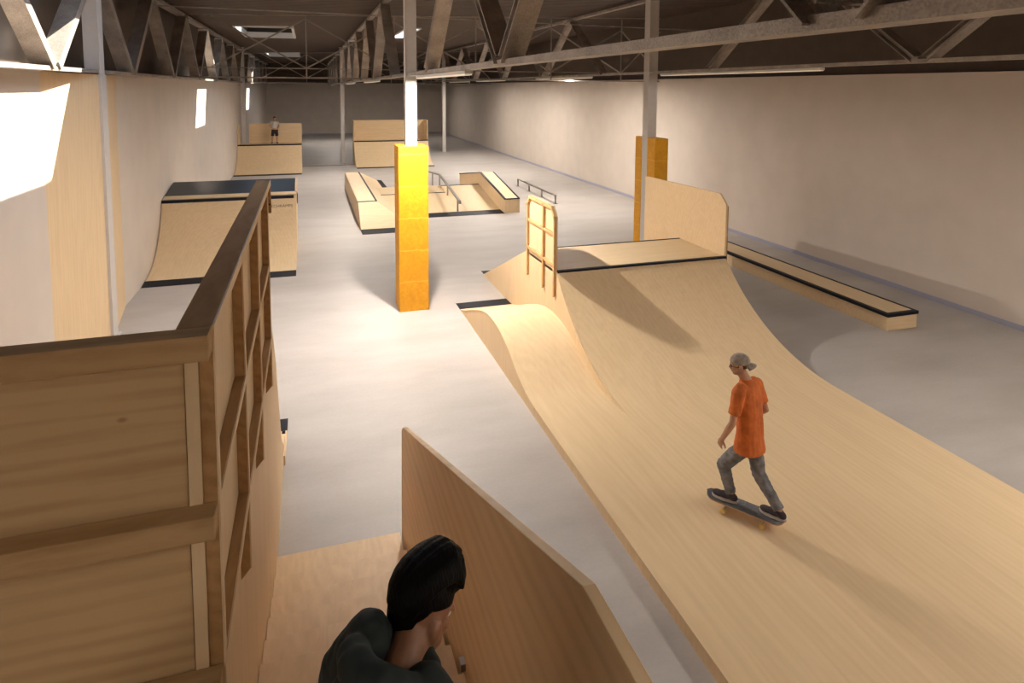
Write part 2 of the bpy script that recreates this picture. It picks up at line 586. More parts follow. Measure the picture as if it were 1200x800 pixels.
# ------------------------------------------------------------------ columns
def column(x, y, label, wx=0.25, wy=0.24):
    t = thing('steel_column', (x, y, 0), label, 'column', 'white steel columns')
    MB().box(x - wx / 2, x - wx / 2 + 0.02, y - wy / 2, y + wy / 2, 0.02, rz(x) - 0.05).box(x + wx / 2 - 0.02, x + wx / 2, y - wy / 2, y + wy / 2, 0.02, rz(x) - 0.05) \
        .box(x - wx / 2 + 0.02, x + wx / 2 - 0.02, y - wy / 2 + 0.012, y - wy / 2 + 0.03, 0.02, rz(x) - 0.05).box(x - wx / 2 + 0.02, x + wx / 2 - 0.02, y + wy / 2 - 0.03, y + wy / 2 - 0.012, 0.02, rz(x) - 0.05).build('shaft', M['column'], t, bevel=0.003)
    MB().box(x - 0.2, x + 0.2, y - 0.2, y + 0.2, 0, 0.02).build('base_plate', M['column'], t)
    MB().box(x - 0.16, x + 0.16, y - 0.16, y + 0.16, rz(x) - 0.05, rz(x) - 0.02).build('cap_plate', M['column'], t)
    return t
column(2.2, 14.35, 'white steel column rising out of the central yellow padding')
column(10.20, 17.74, 'white steel column beside the tall guard board of the big ramp', 0.30, 0.33)
column(-3.9, 14.28, 'white steel column on the left wall inside the plywood fairing', 0.26, 0.3)
column(2.2, 43.6, 'slim distant column left of the far middle quarter pipe')
column(10.15, 49.2, 'slim distant column right of the far middle quarter pipe')
column(-3.8, 43.0, 'distant column on the left wall behind the far left quarter pipe')

# padding round the columns
t = thing('column_padding', (2.2, 14.35, 0), 'bright yellow foam padding around the central white column', 'padding')
m = MB()
for (x0, x1, y0, y1) in ((1.875, 2.065, 14.0, 14.7), (2.335, 2.53, 14.0, 14.7), (2.065, 2.335, 14.0, 14.225), (2.065, 2.335, 14.475, 14.7)):
    m.box(x0, x1, y0, y1, 0, 3.72)
pd = MB()
n = 26
def padbox(mb, x0, x1, y0, y1, z0, z1):
    # a box with subdivided faces, slightly dented like soft foam
    nx, ny, nz = 6, 6, 30
    def P(i, j, k):
        x, y, z = x0 + (x1 - x0) * i / nx, y0 + (y1 - y0) * j / ny, z0 + (z1 - z0) * k / nz
        e = 0.006 * noise.noise(Vector((x * 5, y * 5, z * 3)))
        return (x + e * (1 if i == nx else -1 if i == 0 else 0), y + e * (1 if j == ny else -1 if j == 0 else 0), z)
    def grid(f, a, b):
        vs = [f(i, j) for i in range(a + 1) for j in range(b + 1)]
        fs = [(i * (b + 1) + j, (i + 1) * (b + 1) + j, (i + 1) * (b + 1) + j + 1, i * (b + 1) + j + 1) for i in range(a) for j in range(b)]
        mb.add(vs, fs)
    for i in (0, nx):
        grid(lambda j, k: P(i, j, k), ny, nz)
    for j in (0, ny):
        grid(lambda i, k: P(i, j, k), nx, nz)
    for k in (0, nz):
        grid(lambda i, j: P(i, j, k), nx, ny)
padbox(pd, 1.875, 2.53, 14.0, 14.22, 0.0, 3.72)
pd.build('front_pad', M['pad'], t, bevel=0.006)
MB().box(1.875, 2.07, 14.222, 14.70, 0, 3.72).build('side_pad', M['pad'], t, bevel=0.012)
MB().box(2.335, 2.53, 14.222, 14.70, 0, 3.72).build('side_pad', M['pad'], t, bevel=0.012)
MB().box(2.072, 2.333, 14.48, 14.70, 0, 3.72).build('back_pad', M['pad'], t, bevel=0.012)

t = thing('column_padding', (10.2, 17.74, 0), 'yellow and orange foam padding split around the column by the right guard board', 'padding')
MB().box(10.04, 10.50, 17.10, 17.565, 0, 3.50).build('front_pad', M['pad'], t, bevel=0.012)
MB().box(10.04, 10.50, 17.915, 18.32, 0, 3.50).build('back_pad', M['pad'], t, bevel=0.012)
MB().box(10.36, 10.50, 17.567, 17.913, 0, 3.50).build('side_pad', M['pad'], t, bevel=0.012)

# plywood fairing round the wall column
t = thing('column_fairing', (XL, 14.25, 0), 'pale plywood fairing flanking the column on the left wall', 'cladding')
MB().prism_z([(XL, 12.02), (-3.80, 14.10), (-3.83, 14.10), (XL, 12.2)], 0, 5.22).build('panel', M['ply_side'], t)
MB().prism_z([(XL, 16.25), (-3.80, 14.44), (-3.83, 14.44), (XL, 16.1)], 0, 5.22).build('panel', M['ply_side'], t)
MB().box(-3.83, -3.75, 14.105, 14.435, 0, 5.22).build('corner_strip', M['column'], t)

# ------------------------------------------------------------------ roof trusses
def truss(x, ya, yb, node0, period, zb, zt, label, wx=0.26, wn=0.13, cw=0.17, ch=0.07, style='h', group='longitudinal roof trusses'):
    t = thing('roof_truss', (x, ya, zb), label, 'truss', group)
    MB().box(x - cw / 2, x + cw / 2, ya, yb, zb, zb + ch).build('bottom_chord', M['steel'], t)
    MB().box(x - cw / 2, x + cw / 2, ya, yb, zt, zt + 0.09).build('top_chord', M['steel'], t)
    k = math.floor((ya - node0) / period) - 1
    while True:
        yt = node0 + k * period          # top node
        ybm = yt + period / 2            # bottom node
        k += 1
        if yt > yb:
            break
        h = 0.10
        for (a, b, rising) in (((x, yt + h, zt), (x, ybm - h, zb + ch), False), ((x, ybm + h, zb + ch), (x, yt + period - h, zt), True)):
            if a[1] < ya or b[1] > yb:
                continue
            m = MB()
            if style == 'h':
                m.hbeam(a, b, wx, wn)
            else:
                m.beam(a, b, wx, wn)
            m.build('diagonal', M['steel'], t)
        if ya < yt < yb:
            MB().box(x - wx / 2, x + wx / 2, yt - 0.25, yt + 0.25, zt - 0.015, zt).build('gusset_plate', M['steel'], t)
    return t
def node_caps(t, x, node0, period, zt, y0, y1):
    k = math.ceil((y0 - node0) / period)
    while node0 + k * period < y1:
        y = node0 + k * period
        MB().box(x - 0.17, x + 0.17, y - 0.32, y - 0.26, zt - 0.20, zt - 0.02).build('end_cap', M['lining'], t)  # white colour stands in for light caught by the caps
        k += 1
truss(-3.9, -5.5, 43.4, 14.28, 4.75, 5.24, 7.30, 'near truss along the top of the left wall, partly in sunlight', wx=0.30, wn=0.15, cw=0.24, style='b')
truss(-3.9, 43.5, 70.9, 14.28, 4.75, 5.24, 7.30, 'far end of the truss along the left wall', wx=0.30, wn=0.15, cw=0.24, style='b')
truss(2.2, -5.5, 14.2, 14.35, 4.87, 5.26, 7.42, 'truss with a long chord running from the central white column to upper right')
truss(2.2, 14.5, 43.4, 14.35, 4.87, 5.26, 7.42, 'truss receding behind the central white column')
truss(2.2, 43.8, 70.9, 14.35, 4.87, 5.26, 7.42, 'distant continuation of the central truss')
truss(10.15, -5.5, 17.55, 17.75, 6.2, 5.48, 7.70, 'truss in front of the right wall, nearer than the column by the guard board')
truss(10.15, 17.95, 49.0, 17.75, 6.2, 5.48, 7.70, 'truss in front of the right wall, beyond the column by the guard board')
truss(10.15, 49.4, 70.9, 17.75, 6.2, 5.48, 7.70, 'most distant part of the truss in front of the right wall')

for o_ in [q for q in S.objects if q.name.startswith('roof_truss')]:
    if abs(o_.location.x - 2.2) < 0.01 and o_.location.y > 10:
        node_caps(o_, 2.2, 14.35, 4.87, 7.42, max(33, o_.location.y + 1), 43 if o_.location.y < 30 else 70)
    if abs(o_.location.x + 3.9) < 0.01:
        node_caps(o_, -3.9, 14.28, 4.75, 7.30, max(27, o_.location.y + 1), 43 if o_.location.y < 30 else 70)
# thin cross girders with X bracing
def girder(y, label):
    t = thing('cross_girder', (0, y, 5.3), label, 'girder', 'thin cross girders between the trusses')
    MB().beam((XL, y, 5.33), (XR, y, 5.33), 0.05, 0.05).build('bottom_chord', M['steel'], t)
    MB().beam((XL, y, 5.66), (XR, y, 5.66), 0.035, 0.035).build('middle_chord', M['steel'], t)
    MB().beam((XL, y, rz(XL) - 0.04), (XR, y, rz(XR) - 0.04), 0.035, 0.035).build('top_chord', M['steel'], t)
    for i in range(-1, 5):
        x = 3.1 * i
        if i >= 0:
            MB().beam((x, y, 5.33), (x, y, rz(x) - 0.06), 0.045, 0.045).build('post', M['steel'], t)
        MB().beam((x + 0.03, y, 5.69), (min(x + 3.07, XR), y, 7.39), 0.05, 0.05).build('brace', M['steel'], t)
        MB().beam((x + 0.03, y + 0.06, 7.39), (min(x + 3.07, XR), y + 0.06, 5.69), 0.05, 0.05).build('brace', M['steel'], t)
    return t
girder(24.0, 'nearer thin cross girder with X bracing')
girder(50.0, 'farther thin cross girder with X bracing')
tag(MB().beam((XL + 0.05, 19.1, 7.12), (XR, 19.1, 7.0), 0.035, 0.035).build('tie_rod', M['steel']), 'thin tie rod spanning the hall just under the roof', 'rod')

# strip lamps and added fill lamps under the chords
def strip_or_fill_lamp(x, y0, y1, z, power, i):
    t = thing('strip_or_fill_lamp', (x, y0, z), STRIP_LABEL[i], 'lamp', 'linear lamps under the trusses')
    MB().box(x - 0.06, x + 0.06, y0, y1, z + 0.02, z + 0.07).build('housing', M['lamp_body'], t)
    MB().box(x - 0.05, x + 0.05, y0 + 0.02, y1 - 0.02, z, z + 0.019).build('diffuser', M['diffuser'], t)
    area('strip_or_fill_light', (x, (y0 + y1) / 2, z - 0.01), 0.1, y1 - y0 - 0.1, power)
STRIP_LABEL = ['pale strip lamp under the chord just before the central white column', 'pale strip lamp under the right truss beyond the big ramp', 'strip lamp at the top of the left wall by the photo edge',
               'strip lamp under the right truss beyond the padded column', 'added fill strip behind the central white column', 'distant strip lamp under the right truss, beyond the flat rail',
               'distant added fill strip under the central truss above the box', 'farthest strip lamp under the right truss', 'added fill strip under the right truss nearest the camera', 'added fill strip under the central truss nearest the camera', 'added fill strip high on the left wall nearest the camera', 'dim added fill strip under the central truss near the back wall', 'dim added fill strip under the right truss near the back wall']
for i, (x, y0, y1, z, p) in enumerate(STRIPS):
    strip_or_fill_lamp(x, y0, y1, z, p, i)
area('strip_or_fill_light', (2.2, 12.95, 5.17), 0.12, 0.25, KEY_POWER)

# ------------------------------------------------------------------ ramps
def arc(y0, y1, z0, z1, n=18):
    """circular transition: tangent to the floor at (y0,z0), reaching (y1,z1)"""
    L, h = y1 - y0, z1 - z0
    R = (L * L + h * h) / (2 * h)
    return [(y0 + L * i / n, z0 + R - math.sqrt(max(0, R * R - (L * i / n) ** 2))) for i in range(n + 1)]

def surface(prof, x0, x1, name, mat, parent, th=0.02):
    up = prof
    lo = [(y, z - th) for y, z in prof]
    m = MB()
    n = len(up)
    vs = [(x0, y, z) for y, z in up] + [(x1, y, z) for y, z in up] + [(x0, y, z) for y, z in lo] + [(x1, y, z) for y, z in lo]
    fs = []
    for i in range(n - 1):
        fs.append((i, i + 1, n + i + 1, n + i))
        fs.append((2 * n + i, 3 * n + i, 3 * n + i + 1, 2 * n + i + 1))
        fs.append((i, 2 * n + i, 2 * n + i + 1, i + 1))
        fs.append((n + i, n + i + 1, 3 * n + i + 1, 3 * n + i))
    fs.append((0, n, 3 * n, 2 * n))
    fs.append((n - 1, 3 * n - 1, 4 * n - 1, 2 * n - 1))
    m.add(vs, fs)
    return m.build(name, mat, parent)

def side(prof, x0, x1, name, mat, parent, base=0.0):
    return MB().prism_x([(prof[0][0], base)] + [(y, z) for y, z in prof] + [(prof[-1][0], base)], x0, x1).build(name, mat, parent)

# --- the big ramp on the right
T = thing('skate_ramp', (3.2, 4.0, 0), 'big pale plywood quarter pipe with long flat run-out, skater riding on it', 'ramp')
FZ = 0.15
tr = arc(7.95, 11.0, FZ, 1.56, 24)
tr[-1] = (11.0, 1.56)
prof_q = [(-3.0, FZ), (7.0, FZ)] + tr
surface(prof_q, 4.45, 8.17, 'riding_surface', M['ply'], T)
hump_pts = [(8.0, FZ), (8.5, 0.155), (9.0, 0.17), (9.35, 0.235), (9.7, 0.35), (10.1, 0.515), (10.45, 0.625), (10.8, 0.695), (11.15, 0.715), (11.5, 0.695), (11.86, 0.63), (12.3, 0.50), (12.8, 0.33), (13.3, 0.15), (13.75, 0.02)]
def smooth_prof(p, k=4):
    out = []
    for i in range(len(p) - 1):
        p0, p1, p2, p3 = p[max(0, i - 1)], p[i], p[i + 1], p[min(len(p) - 1, i + 2)]
        for j in range(k):
            t_ = j / k
            y = p1[0] + (p2[0] - p1[0]) * t_
            m1 = (p2[1] - p0[1]) / (p2[0] - p0[0]) * (p2[0] - p1[0])
            m2 = (p3[1] - p1[1]) / (p3[0] - p1[0]) * (p2[0] - p1[0])
            z = (2 * t_**3 - 3 * t_**2 + 1) * p1[1] + (t_**3 - 2 * t_**2 + t_) * m1 + (-2 * t_**3 + 3 * t_**2) * p2[1] + (t_**3 - t_**2) * m2
            out.append((y, z))
    return out + [p[-1]]
hump = smooth_prof(hump_pts)
prof_h = [(-3.0, FZ), (7.0, FZ)] + hump
hs = surface(prof_h, 3.2, 4.45, 'roll_over', M['ply'], T)
hs['label'] = 'low rounded roller on the left side of the ramp'
for o in (hs,):
    for p in o.data.polygons:
        p.use_smooth = True
    md = o.modifiers.new('e', 'EDGE_SPLIT')
side([(-3.0, FZ - 0.02)] + [(y, z - 0.02) for y, z in prof_h[1:-1]] + [(13.95, 0.0)], 3.205, 3.235, 'side_panel', M['ply_side'], T)
# wing between hump and quarter: side panel with back bank
wing = tr + [(12.72, 1.56), (16.3, 0.0)]
MB().prism_x([(8.0, 0.0)] + [(y, z - 0.012) for y, z in tr] + [(12.72, 1.548), (16.3, 0.0)], 4.425, 4.448).build('side_panel', M['ply_side'], T)
MB().prism_x([(-3.0, 0.0), (-3.0, FZ - 0.02), (7.95, FZ - 0.02)] + [(y, z - 0.02) for y, z in tr[1:]] + [(12.72, 1.54), (16.3, 0.0)], 8.14, 8.17).build('side_panel', M['ply_side'], T)
MB().box(4.45, 8.17, 11.06, 12.68, 1.53, 1.56).build('deck', M['ply_x'], T)
c = MB().box(4.44, 8.19, 10.975, 11.06, 1.50, 1.572).build('coping', M['black'], T, bevel=0.006)
c['label'] = 'black steel coping'
c = MB().box(4.45, 8.17, 12.68, 12.73, 1.53, 1.568).build('coping', M['black'], T)
c['label'] = 'thin black rear edge strip'
surface([(12.73, 1.55), (16.28, 0.02)], 4.45, 8.17, 'back_bank', M['ply'], T)
for (x0, x1, y0, y1, z1) in ((3.2, 4.44, 13.75, 14.22, 0.022), (4.45, 8.17, 16.28, 16.62, 0.02)):
    c = MB().prism_x([(y0, 0.0), (y0, z1), (y1, 0.004), (y1, 0.0)], x0, x1).build('kick_plate', M['black'], T)
    c['label'] = 'flat black steel kick plate'

def chamfer_rect(y0, y1, z0, z1, c0, c1):
    return [(y0, z0), (y0, z1 - c0), (y0 + c0, z1), (y1 - c1, z1), (y1, z1 - c1), (y1, z0)]
# left guard with studs on its outer side
g = MB().prism_x(chamfer_rect(11.03, 12.66, 1.50, 2.78, 0.18, 0.18), 4.425, 4.448).build('guard_panel', M['ply_side'], T)
g['label'] = 'small guard with studs on the left side of the deck'
for y, top in ((11.06, 2.60), (11.66, 2.77), (12.60, 2.60)):
    MB().prism_x([(y - 0.028, 1.08), (y - 0.028, top), (y + 0.028, top), (y + 0.028, 1.04)], 4.375, 4.425).build('stud', M['stud'], g)
for z in (1.66, 2.25):
    MB().box(4.385, 4.425, 11.10, 12.56, z - 0.028, z + 0.028).build('rail', M['stud'], g)
MB().box(4.375, 4.425, 11.21, 12.48, 2.715, 2.78).build('rail', M['stud'], g)
MB().add(*[[(x, y, z) for x in (4.375, 4.425) for y, z in ((11.03, 2.60), (11.03, 2.53), (11.09, 2.56), (11.22, 2.715), (11.21, 2.78))],
           [(0, 1, 2, 3, 4), (9, 8, 7, 6, 5), (0, 5, 6, 1), (1, 6, 7, 2), (2, 7, 8, 3), (3, 8, 9, 4), (4, 9, 5, 0)]]).build('rail', M['stud'], g)
MB().add(*[[(x, y, z) for x in (4.375, 4.425) for y, z in ((12.66, 2.60), (12.66, 2.53), (12.60, 2.56), (12.47, 2.715), (12.48, 2.78))],
           [(0, 1, 2, 3, 4), (9, 8, 7, 6, 5), (0, 5, 6, 1), (1, 6, 7, 2), (2, 7, 8, 3), (3, 8, 9, 4), (4, 9, 5, 0)]]).build('rail', M['stud'], g)
g = MB().prism_x([(11.03, 1.40), (11.03, 2.64), (11.25, 2.84), (14.35, 2.80), (14.35, 0.85), (12.7, 1.40)], 8.172, 8.212).build('guard_panel', M['ply_x'], T)
g['label'] = 'tall plain guard board on the right side of the deck'
for y in (11.10, 12.3, 13.5):
    MB().box(8.212, 8.262, y - 0.035, y + 0.035, 1.1, 2.6).build('stud', M['pine'], g)

# --- quarter pipe with black top, left
T = thing('quarter_pipe', (-2.2, 17.6, 0), 'curved quarter pipe with black top and black coping against the left wall', 'ramp')
tr = arc(17.95, 20.3, 0.06, 1.70, 20)
surface(tr, XL + 0.02, -0.38, 'riding_surface', M['ply'], T)
side([(y, z - 0.02) for y, z in tr] + [(20.62, 1.73), (22.05, 1.97)], -0.41, -0.382, 'side_panel', M['ply_side'], T)
side([(y, z - 0.02) for y, z in tr] + [(20.62, 1.73), (22.05, 1.97)], XL + 0.02, XL + 0.05, 'side_panel', M['ply_side'], T)
MB().prism_x([(20.38, 1.70), (20.38, 1.76), (20.68, 1.80), (20.68, 1.74)], XL + 0.02, -0.38).build('deck', M['ply_x'], T)
c = MB().box(XL + 0.01, -0.45, 20.27, 20.38, 1.65, 1.735).build('coping', M['black'], T, bevel=0.006)
c['label'] = 'black steel coping'
c = MB().prism_x([(20.68, 1.74), (20.68, 1.80), (22.05, 2.02), (22.05, 1.96)], XL + 0.02, -0.43).build('top_bank', M['black_deck'], T)
c['label'] = 'black coated sloping top'
MB().prism_x([(20.6, 1.70), (20.6, 1.80), (22.06, 2.035), (22.06, 1.95)], -0.425, -0.36).build('edge_board', M['ply_side'], T)
MB().box(XL + 0.02, -0.38, 22.05, 22.08, 0, 1.97).build('back_panel', M['ply_x'], T)
MB().box(-0.362, -0.34, 20.45, 20.75, 1.45, 1.74).build('end_bracket', M['black'], T)
c = MB().prism_x([(17.58, 0.0), (17.58, 0.004), (17.95, 0.062), (17.95, 0.0)], XL + 0.02, -0.38).build('kick_plate', M['black'], T)
c['label'] = 'wide black steel kick plate'
# faint lettering under the coping
fc = bpy.data.curves.new('lettering', 'FONT')
fc.body = 'TECHRAMPS'
fc.size = 0.125
fc.align_x = 'RIGHT'
fc.extrude = 0.001
tmp = bpy.data.objects.new('lettering', fc)
COL.objects.link(tmp)
me = bpy.data.meshes.new_from_object(tmp.evaluated_get(bpy.context.evaluated_depsgraph_get()))
bpy.data.objects.remove(tmp)
lt = bpy.data.objects.new('lettering', me)
COL.objects.link(lt)
M['print'] = flat('grey_print', (0.17, 0.13, 0.10), 0.6)
me.materials.clear()
me.materials.append(M['print'])
i0 = [k for k, q in enumerate(tr) if q[1] < 1.45][-1]
ya_, za_ = tr[i0]; yb_, zb_ = tr[i0 + 1]
sl = math.atan2(zb_ - za_, yb_ - ya_)
lt.parent = T
pz = 1.40
f_ = (pz - za_) / (zb_ - za_)
lt.location = Vector((-0.48, ya_ + (yb_ - ya_) * f_ - 0.006, pz + 0.004)) - Vector(T.location)
lt.rotation_euler = (sl, 0, 0)
lt['label'] = 'grey printed ramp lettering'

# --- far left quarter pipe
def far_quarter(x0, x1, y0, yc, yd, zc, zg, label, sideguard):
    T = thing('quarter_pipe', ((x0 + x1) / 2, y0, 0), label, 'ramp')
    tr = arc(y0 + 0.25, yc, 0.04, zc, 14)
    surface(tr, x0, x1, 'riding_surface', M['ply'], T)
    side([(y, z - 0.02) for y, z in tr] + [(yd, zc - 0.02)], x0, x0 + 0.03, 'side_panel', M['ply_side'], T)
    side([(y, z - 0.02) for y, z in tr] + [(yd, zc - 0.02)], x1 - 0.03, x1, 'side_panel', M['ply_side'], T)
    MB().box(x0, x1, yc + 0.07, yd, zc - 0.02, zc + 0.01).build('deck', M['ply_x'], T)
    c = MB().box(x0, x1, yc - 0.03, yc + 0.07, zc - 0.04, zc + 0.03).build('coping', M['black'], T)
    c['label'] = 'black steel coping'
    c = MB().prism_x([(y0, 0), (y0, 0.004), (y0 + 0.25, 0.042), (y0 + 0.25, 0)], x0, x1).build('kick_plate', M['black'], T)
    c['label'] = 'black steel kick plate'
    MB().box(x0 + (0.55 if sideguard == 'l' else 0.0), x1, yd, yd + 0.04, 0.0, zg).build('guard_board', M['ply_x'], T)
    if sideguard == 'l':
        MB().box(x0, x0 + 0.05, yc + 0.1, yd - 0.01, zc + 0.01, zg - 0.05).build('guard_board', M['ply_side'], T)
    else:
        MB().box(x0, x0 + 0.05, yc + 0.1, yd - 0.01, zc + 0.01, zg).build('guard_board', M['ply_side'], T)
        MB().box(x1 - 0.05, x1, yc + 0.1, yd - 0.01, zc + 0.01, zg).build('guard_board', M['ply_side'], T)
    return T
far_quarter(XL + 0.02, -0.38, 38.45, 41.3, 42.7, 1.50, 2.73, 'distant quarter pipe against the left wall with a person on its deck', 'l')
far_quarter(2.85, 7.72, 40.3, 42.7, 44.0, 1.50, 2.82, 'distant quarter pipe between two slim columns, high back board', 'b')

# --- long low ledge by the right wall
T = thing('grind_ledge', (11.8, 9.95, 0), 'long low plywood ledge with black edges beside the right wall', 'ledge')
MB().box(11.44, 12.24, 9.95, 17.6, 0.0, 0.30).build('body', M['ply_x'], T, bevel=0.004)
MB().box(11.52, 12.20, 10.03, 17.55, 0.30, 0.352).build('top', M['ply'], T)
for b in ((11.42, 11.52, 9.93, 17.6), (12.20, 12.26, 9.93, 17.6), (11.521, 12.199, 9.93, 10.03)):
    c = MB().box(*b, 0.295, 0.36).build('edge_strip', M['black'], T)
    c['label'] = 'black steel edge'

# --- fun box beyond the yellow padding
T = thing('fun_box', (1.7, 22.4, 0), 'plywood fun box with banks and ledges beyond the yellow padding', 'ramp')
# left raised ledge and its front / side banks
MB().box(1.70, 2.395, 23.86, 32.4, 0.0, 0.80).build('left_ledge', M['ply_side'], T)
MB().box(1.73, 2.33, 23.90, 32.36, 0.80, 0.812).build('ledge_top', M['ply'], T)
c = MB().box(2.331, 2.40, 23.86, 32.4, 0.795, 0.818).box(1.70, 2.33, 23.86, 23.90, 0.795, 0.818).build('edge_strip', M['black'], T)
c['label'] = 'thin black steel edge'
MB().add([(1.70, 22.62, 0.04), (3.48, 22.62, 0.04), (2.395, 23.855, 0.80), (1.70, 23.855, 0.80), (1.70, 22.62, 0), (3.48, 22.62, 0), (2.395, 23.855, 0), (1.70, 23.855, 0)],
         [(0, 1, 2, 3), (0, 4, 5, 1), (1, 5, 6, 2), (2, 6, 7, 3), (3, 7, 4, 0), (7, 6, 5, 4)]).build('front_bank', M['ply_x'], T)
MB().add([(3.485, 22.62, 0.035), (3.485, 34.9, 0.03), (2.402, 32.4, 0.79), (2.402, 23.86, 0.79), (3.485, 22.62, 0), (3.485, 34.9, 0), (2.402, 32.4, 0), (2.402, 23.86, 0)],
         [(0, 1, 2, 3), (0, 4, 5, 1), (1, 5, 6, 2), (2, 6, 7, 3), (3, 7, 4, 0), (7, 6, 5, 4)]).build('side_bank', M['ply_side'], T)
# main front bank with coping at its top, table and rear bank
MB().prism_x([(24.9, 0.04), (24.9, 0), (28.3, 0), (28.3, 0.58)], 5.70, 7.47).build('bank', M['ply'], T)
MB().prism_x([(24.9, 0.04), (24.9, 0), (27.36, 0), (27.36, 0.43)], 2.7, 5.699).build('bank', M['ply'], T)
c = MB().box(5.70, 7.47, 28.3, 28.38, 0.48, 0.60).build('coping', M['black'], T)
c['label'] = 'black coping at the top of the bank'
MB().prism_x([(28.38, 0.0), (28.38, 0.58), (31.9, 0.0)], 5.70, 7.47).build('rear_bank', M['ply'], T)
MB().prism_x([(29.5, 0.0), (29.5, 0.43), (32.2, 0.0)], 2.7, 5.699).build('rear_bank', M['ply'], T)
MB().box(2.7, 5.699, 27.43, 29.499, 0.0, 0.435).build('table', M['ply_x'], T)
c = MB().box(2.7, 5.699, 27.361, 27.429, 0.36, 0.447).build('edge_strip', M['black'], T)
c['label'] = 'thin black edge of the low table'
# right ledge, rising over the bank and falling again behind it
def over(dz):
    return [(24.28, 0.565 + dz), (28.1, 1.165 + dz), (32.3, 0.565 + dz)]
def band(x0, x1, z0, z1, y0=24.28, y1=32.3):
    up = [(y0 if y == 24.28 else y, z) for y, z in over(z1)]
    lo = [(y0 if y == 24.28 else y, z) for y, z in over(z0)]
    return MB().prism_x(up + lo[::-1], x0, x1)
MB().prism_x([(24.28, 0.0)] + over(0) + [(32.3, 0.0)], 7.48, 8.11).build('right_ledge', M['ply_side'], T)
band(7.546, 8.059, 0.001, 0.012, 24.34).build('ledge_top', M['ply'], T)
c = band(7.465, 7.545, -0.02, 0.022)
o_ = band(8.06, 8.125, -0.02, 0.022); c.add(o_.v, o_.f)
c.box(7.546, 8.059, 24.26, 24.34, 0.55, 0.587)
c = c.build('edge_strip', M['black'], T)
c['label'] = 'black steel edge'
# kick plates
for (x0, x1, ya_, yb_) in ((1.70, 3.48, 21.98, 22.615), (3.49, 7.47, 24.2, 24.895)):
    c = MB().prism_x([(ya_, 0.0), (ya_, 0.004), (yb_, 0.042), (yb_, 0.0)], x0, x1).build('kick_plate', M['black'], T)
    c['label'] = 'black steel kick plate'
c = MB().prism_y([(3.49, 0.0), (3.49, 0.03), (3.74, 0.004), (3.74, 0.0)], 32.2, 34.9).build('kick_plate', M['black'], T)
c['label'] = 'short black rear kick plate'

# handrail going down the bank
def sq_rail(pts, wx, hz, name, T):
    m = MB()
    for a, b in zip(pts[:-1], pts[1:]):
        m.beam(a, b, wx, hz)
    return m.build(name, M['rail'], T)
sq_rail([(5.7, 32.0, 0.80), (5.7, 28.7, 1.05), (5.7, 24.55, 0.52)], 0.09, 0.07, 'handrail', T)
hr = [c_ for c_ in T.children if c_.name.startswith('handrail')][0]
hr['label'] = 'square grey handrail descending the front bank'
MB().beam((5.7, 24.55, 0.52), (5.7, 24.55, 0.42), 0.09, 0.06).build('rail_end', M['rail'], hr)
for y, z0, z1 in ((24.95, 0.05, 0.54), (26.9, 0.37, 0.78), (28.65, 0.55, 1.01), (30.4, 0.25, 0.89)):
    MB().box(5.67, 5.73, y - 0.03, y + 0.03, z0, z1).build('post', M['rail'], hr)

T = thing('flat_rail', (10.24, 25.7, 0), 'low grey flat rail on four legs standing on the open floor', 'rail')
MB().box(10.205, 10.275, 25.67, 30.96, 0.33, 0.39).build('rail_bar', M['rail'], T)
for y in (25.71, 27.43, 29.21, 30.92):
    MB().box(10.21, 10.27, y - 0.035, y + 0.035, 0.012, 0.33).build('post', M['rail'], T)
    MB().box(10.15, 10.33, y - 0.08, y + 0.08, 0.0, 0.012).build('foot_plate', M['rail'], T)

# ------------------------------------------------------------------ near quarter pipe with high guard (camera looks over it)
T = thing('quarter_pipe', (-2.2, 5.0, 0), 'tall near quarter pipe with studded timber guard, filling the lower left', 'ramp')
DZ = 2.58
XS, XF = -0.40, -0.35
tr = arc(9.42, 6.0, 0.05, DZ, 24)
surface([(y, z) for y, z in tr], XL + 0.02, XS - 0.046, 'riding_surface', M['ply'], T)
MB().prism_x([(y, z) for y, z in tr if z < 0.16] + [(8.6, 0.0), (9.42, 0.0)], XS + 0.001, -0.376).build('toe_board', M['ply'], T)
c = MB().prism_x([(9.42, 0.0), (9.42, 0.052), (9.87, 0.004), (9.87, 0.0)], XS + 0.001, -0.376).build('kick_plate', M['black'], T)
c['label'] = 'black steel kick plate end'
# side sheet
edge = [(6.33, 4.08), (6.44, 3.91), (6.50, 3.47), (6.58, 3.0), (6.66, 2.72), (7.10, 2.32), (7.52, 1.84), (7.94, 1.10), (8.28, 0.55), (8.75, 0.2), (9.3, 0.07)]
MB().prism_x([(2.49, 0.0), (2.49, 4.07)] + edge + [(9.42, 0.0)], XS - 0.045, XS).build('side_panel', M['ply_side'], T)
MB().box(XL + 0.02, XS - 0.05, 2.56, 6.0, DZ - 0.03, DZ).build('deck', M['ply'], T)
c = MB().box(XL + 0.02, XS - 0.05, 6.0, 6.07, DZ - 0.05, DZ + 0.015).build('coping', M['black'], T)
c['label'] = 'black steel coping'
c = MB().prism_x([(9.42, 0.0), (9.42, 0.052), (9.87, 0.004), (9.87, 0.0)], XL + 0.02, XS).build('kick_plate', M['black'], T)
c['label'] = 'black steel kick plate'
MB().box(XL + 0.02, XS - 0.05, 2.50, 2.56, 0.0, 4.055).build('back_panel', M['ply_near'], T)
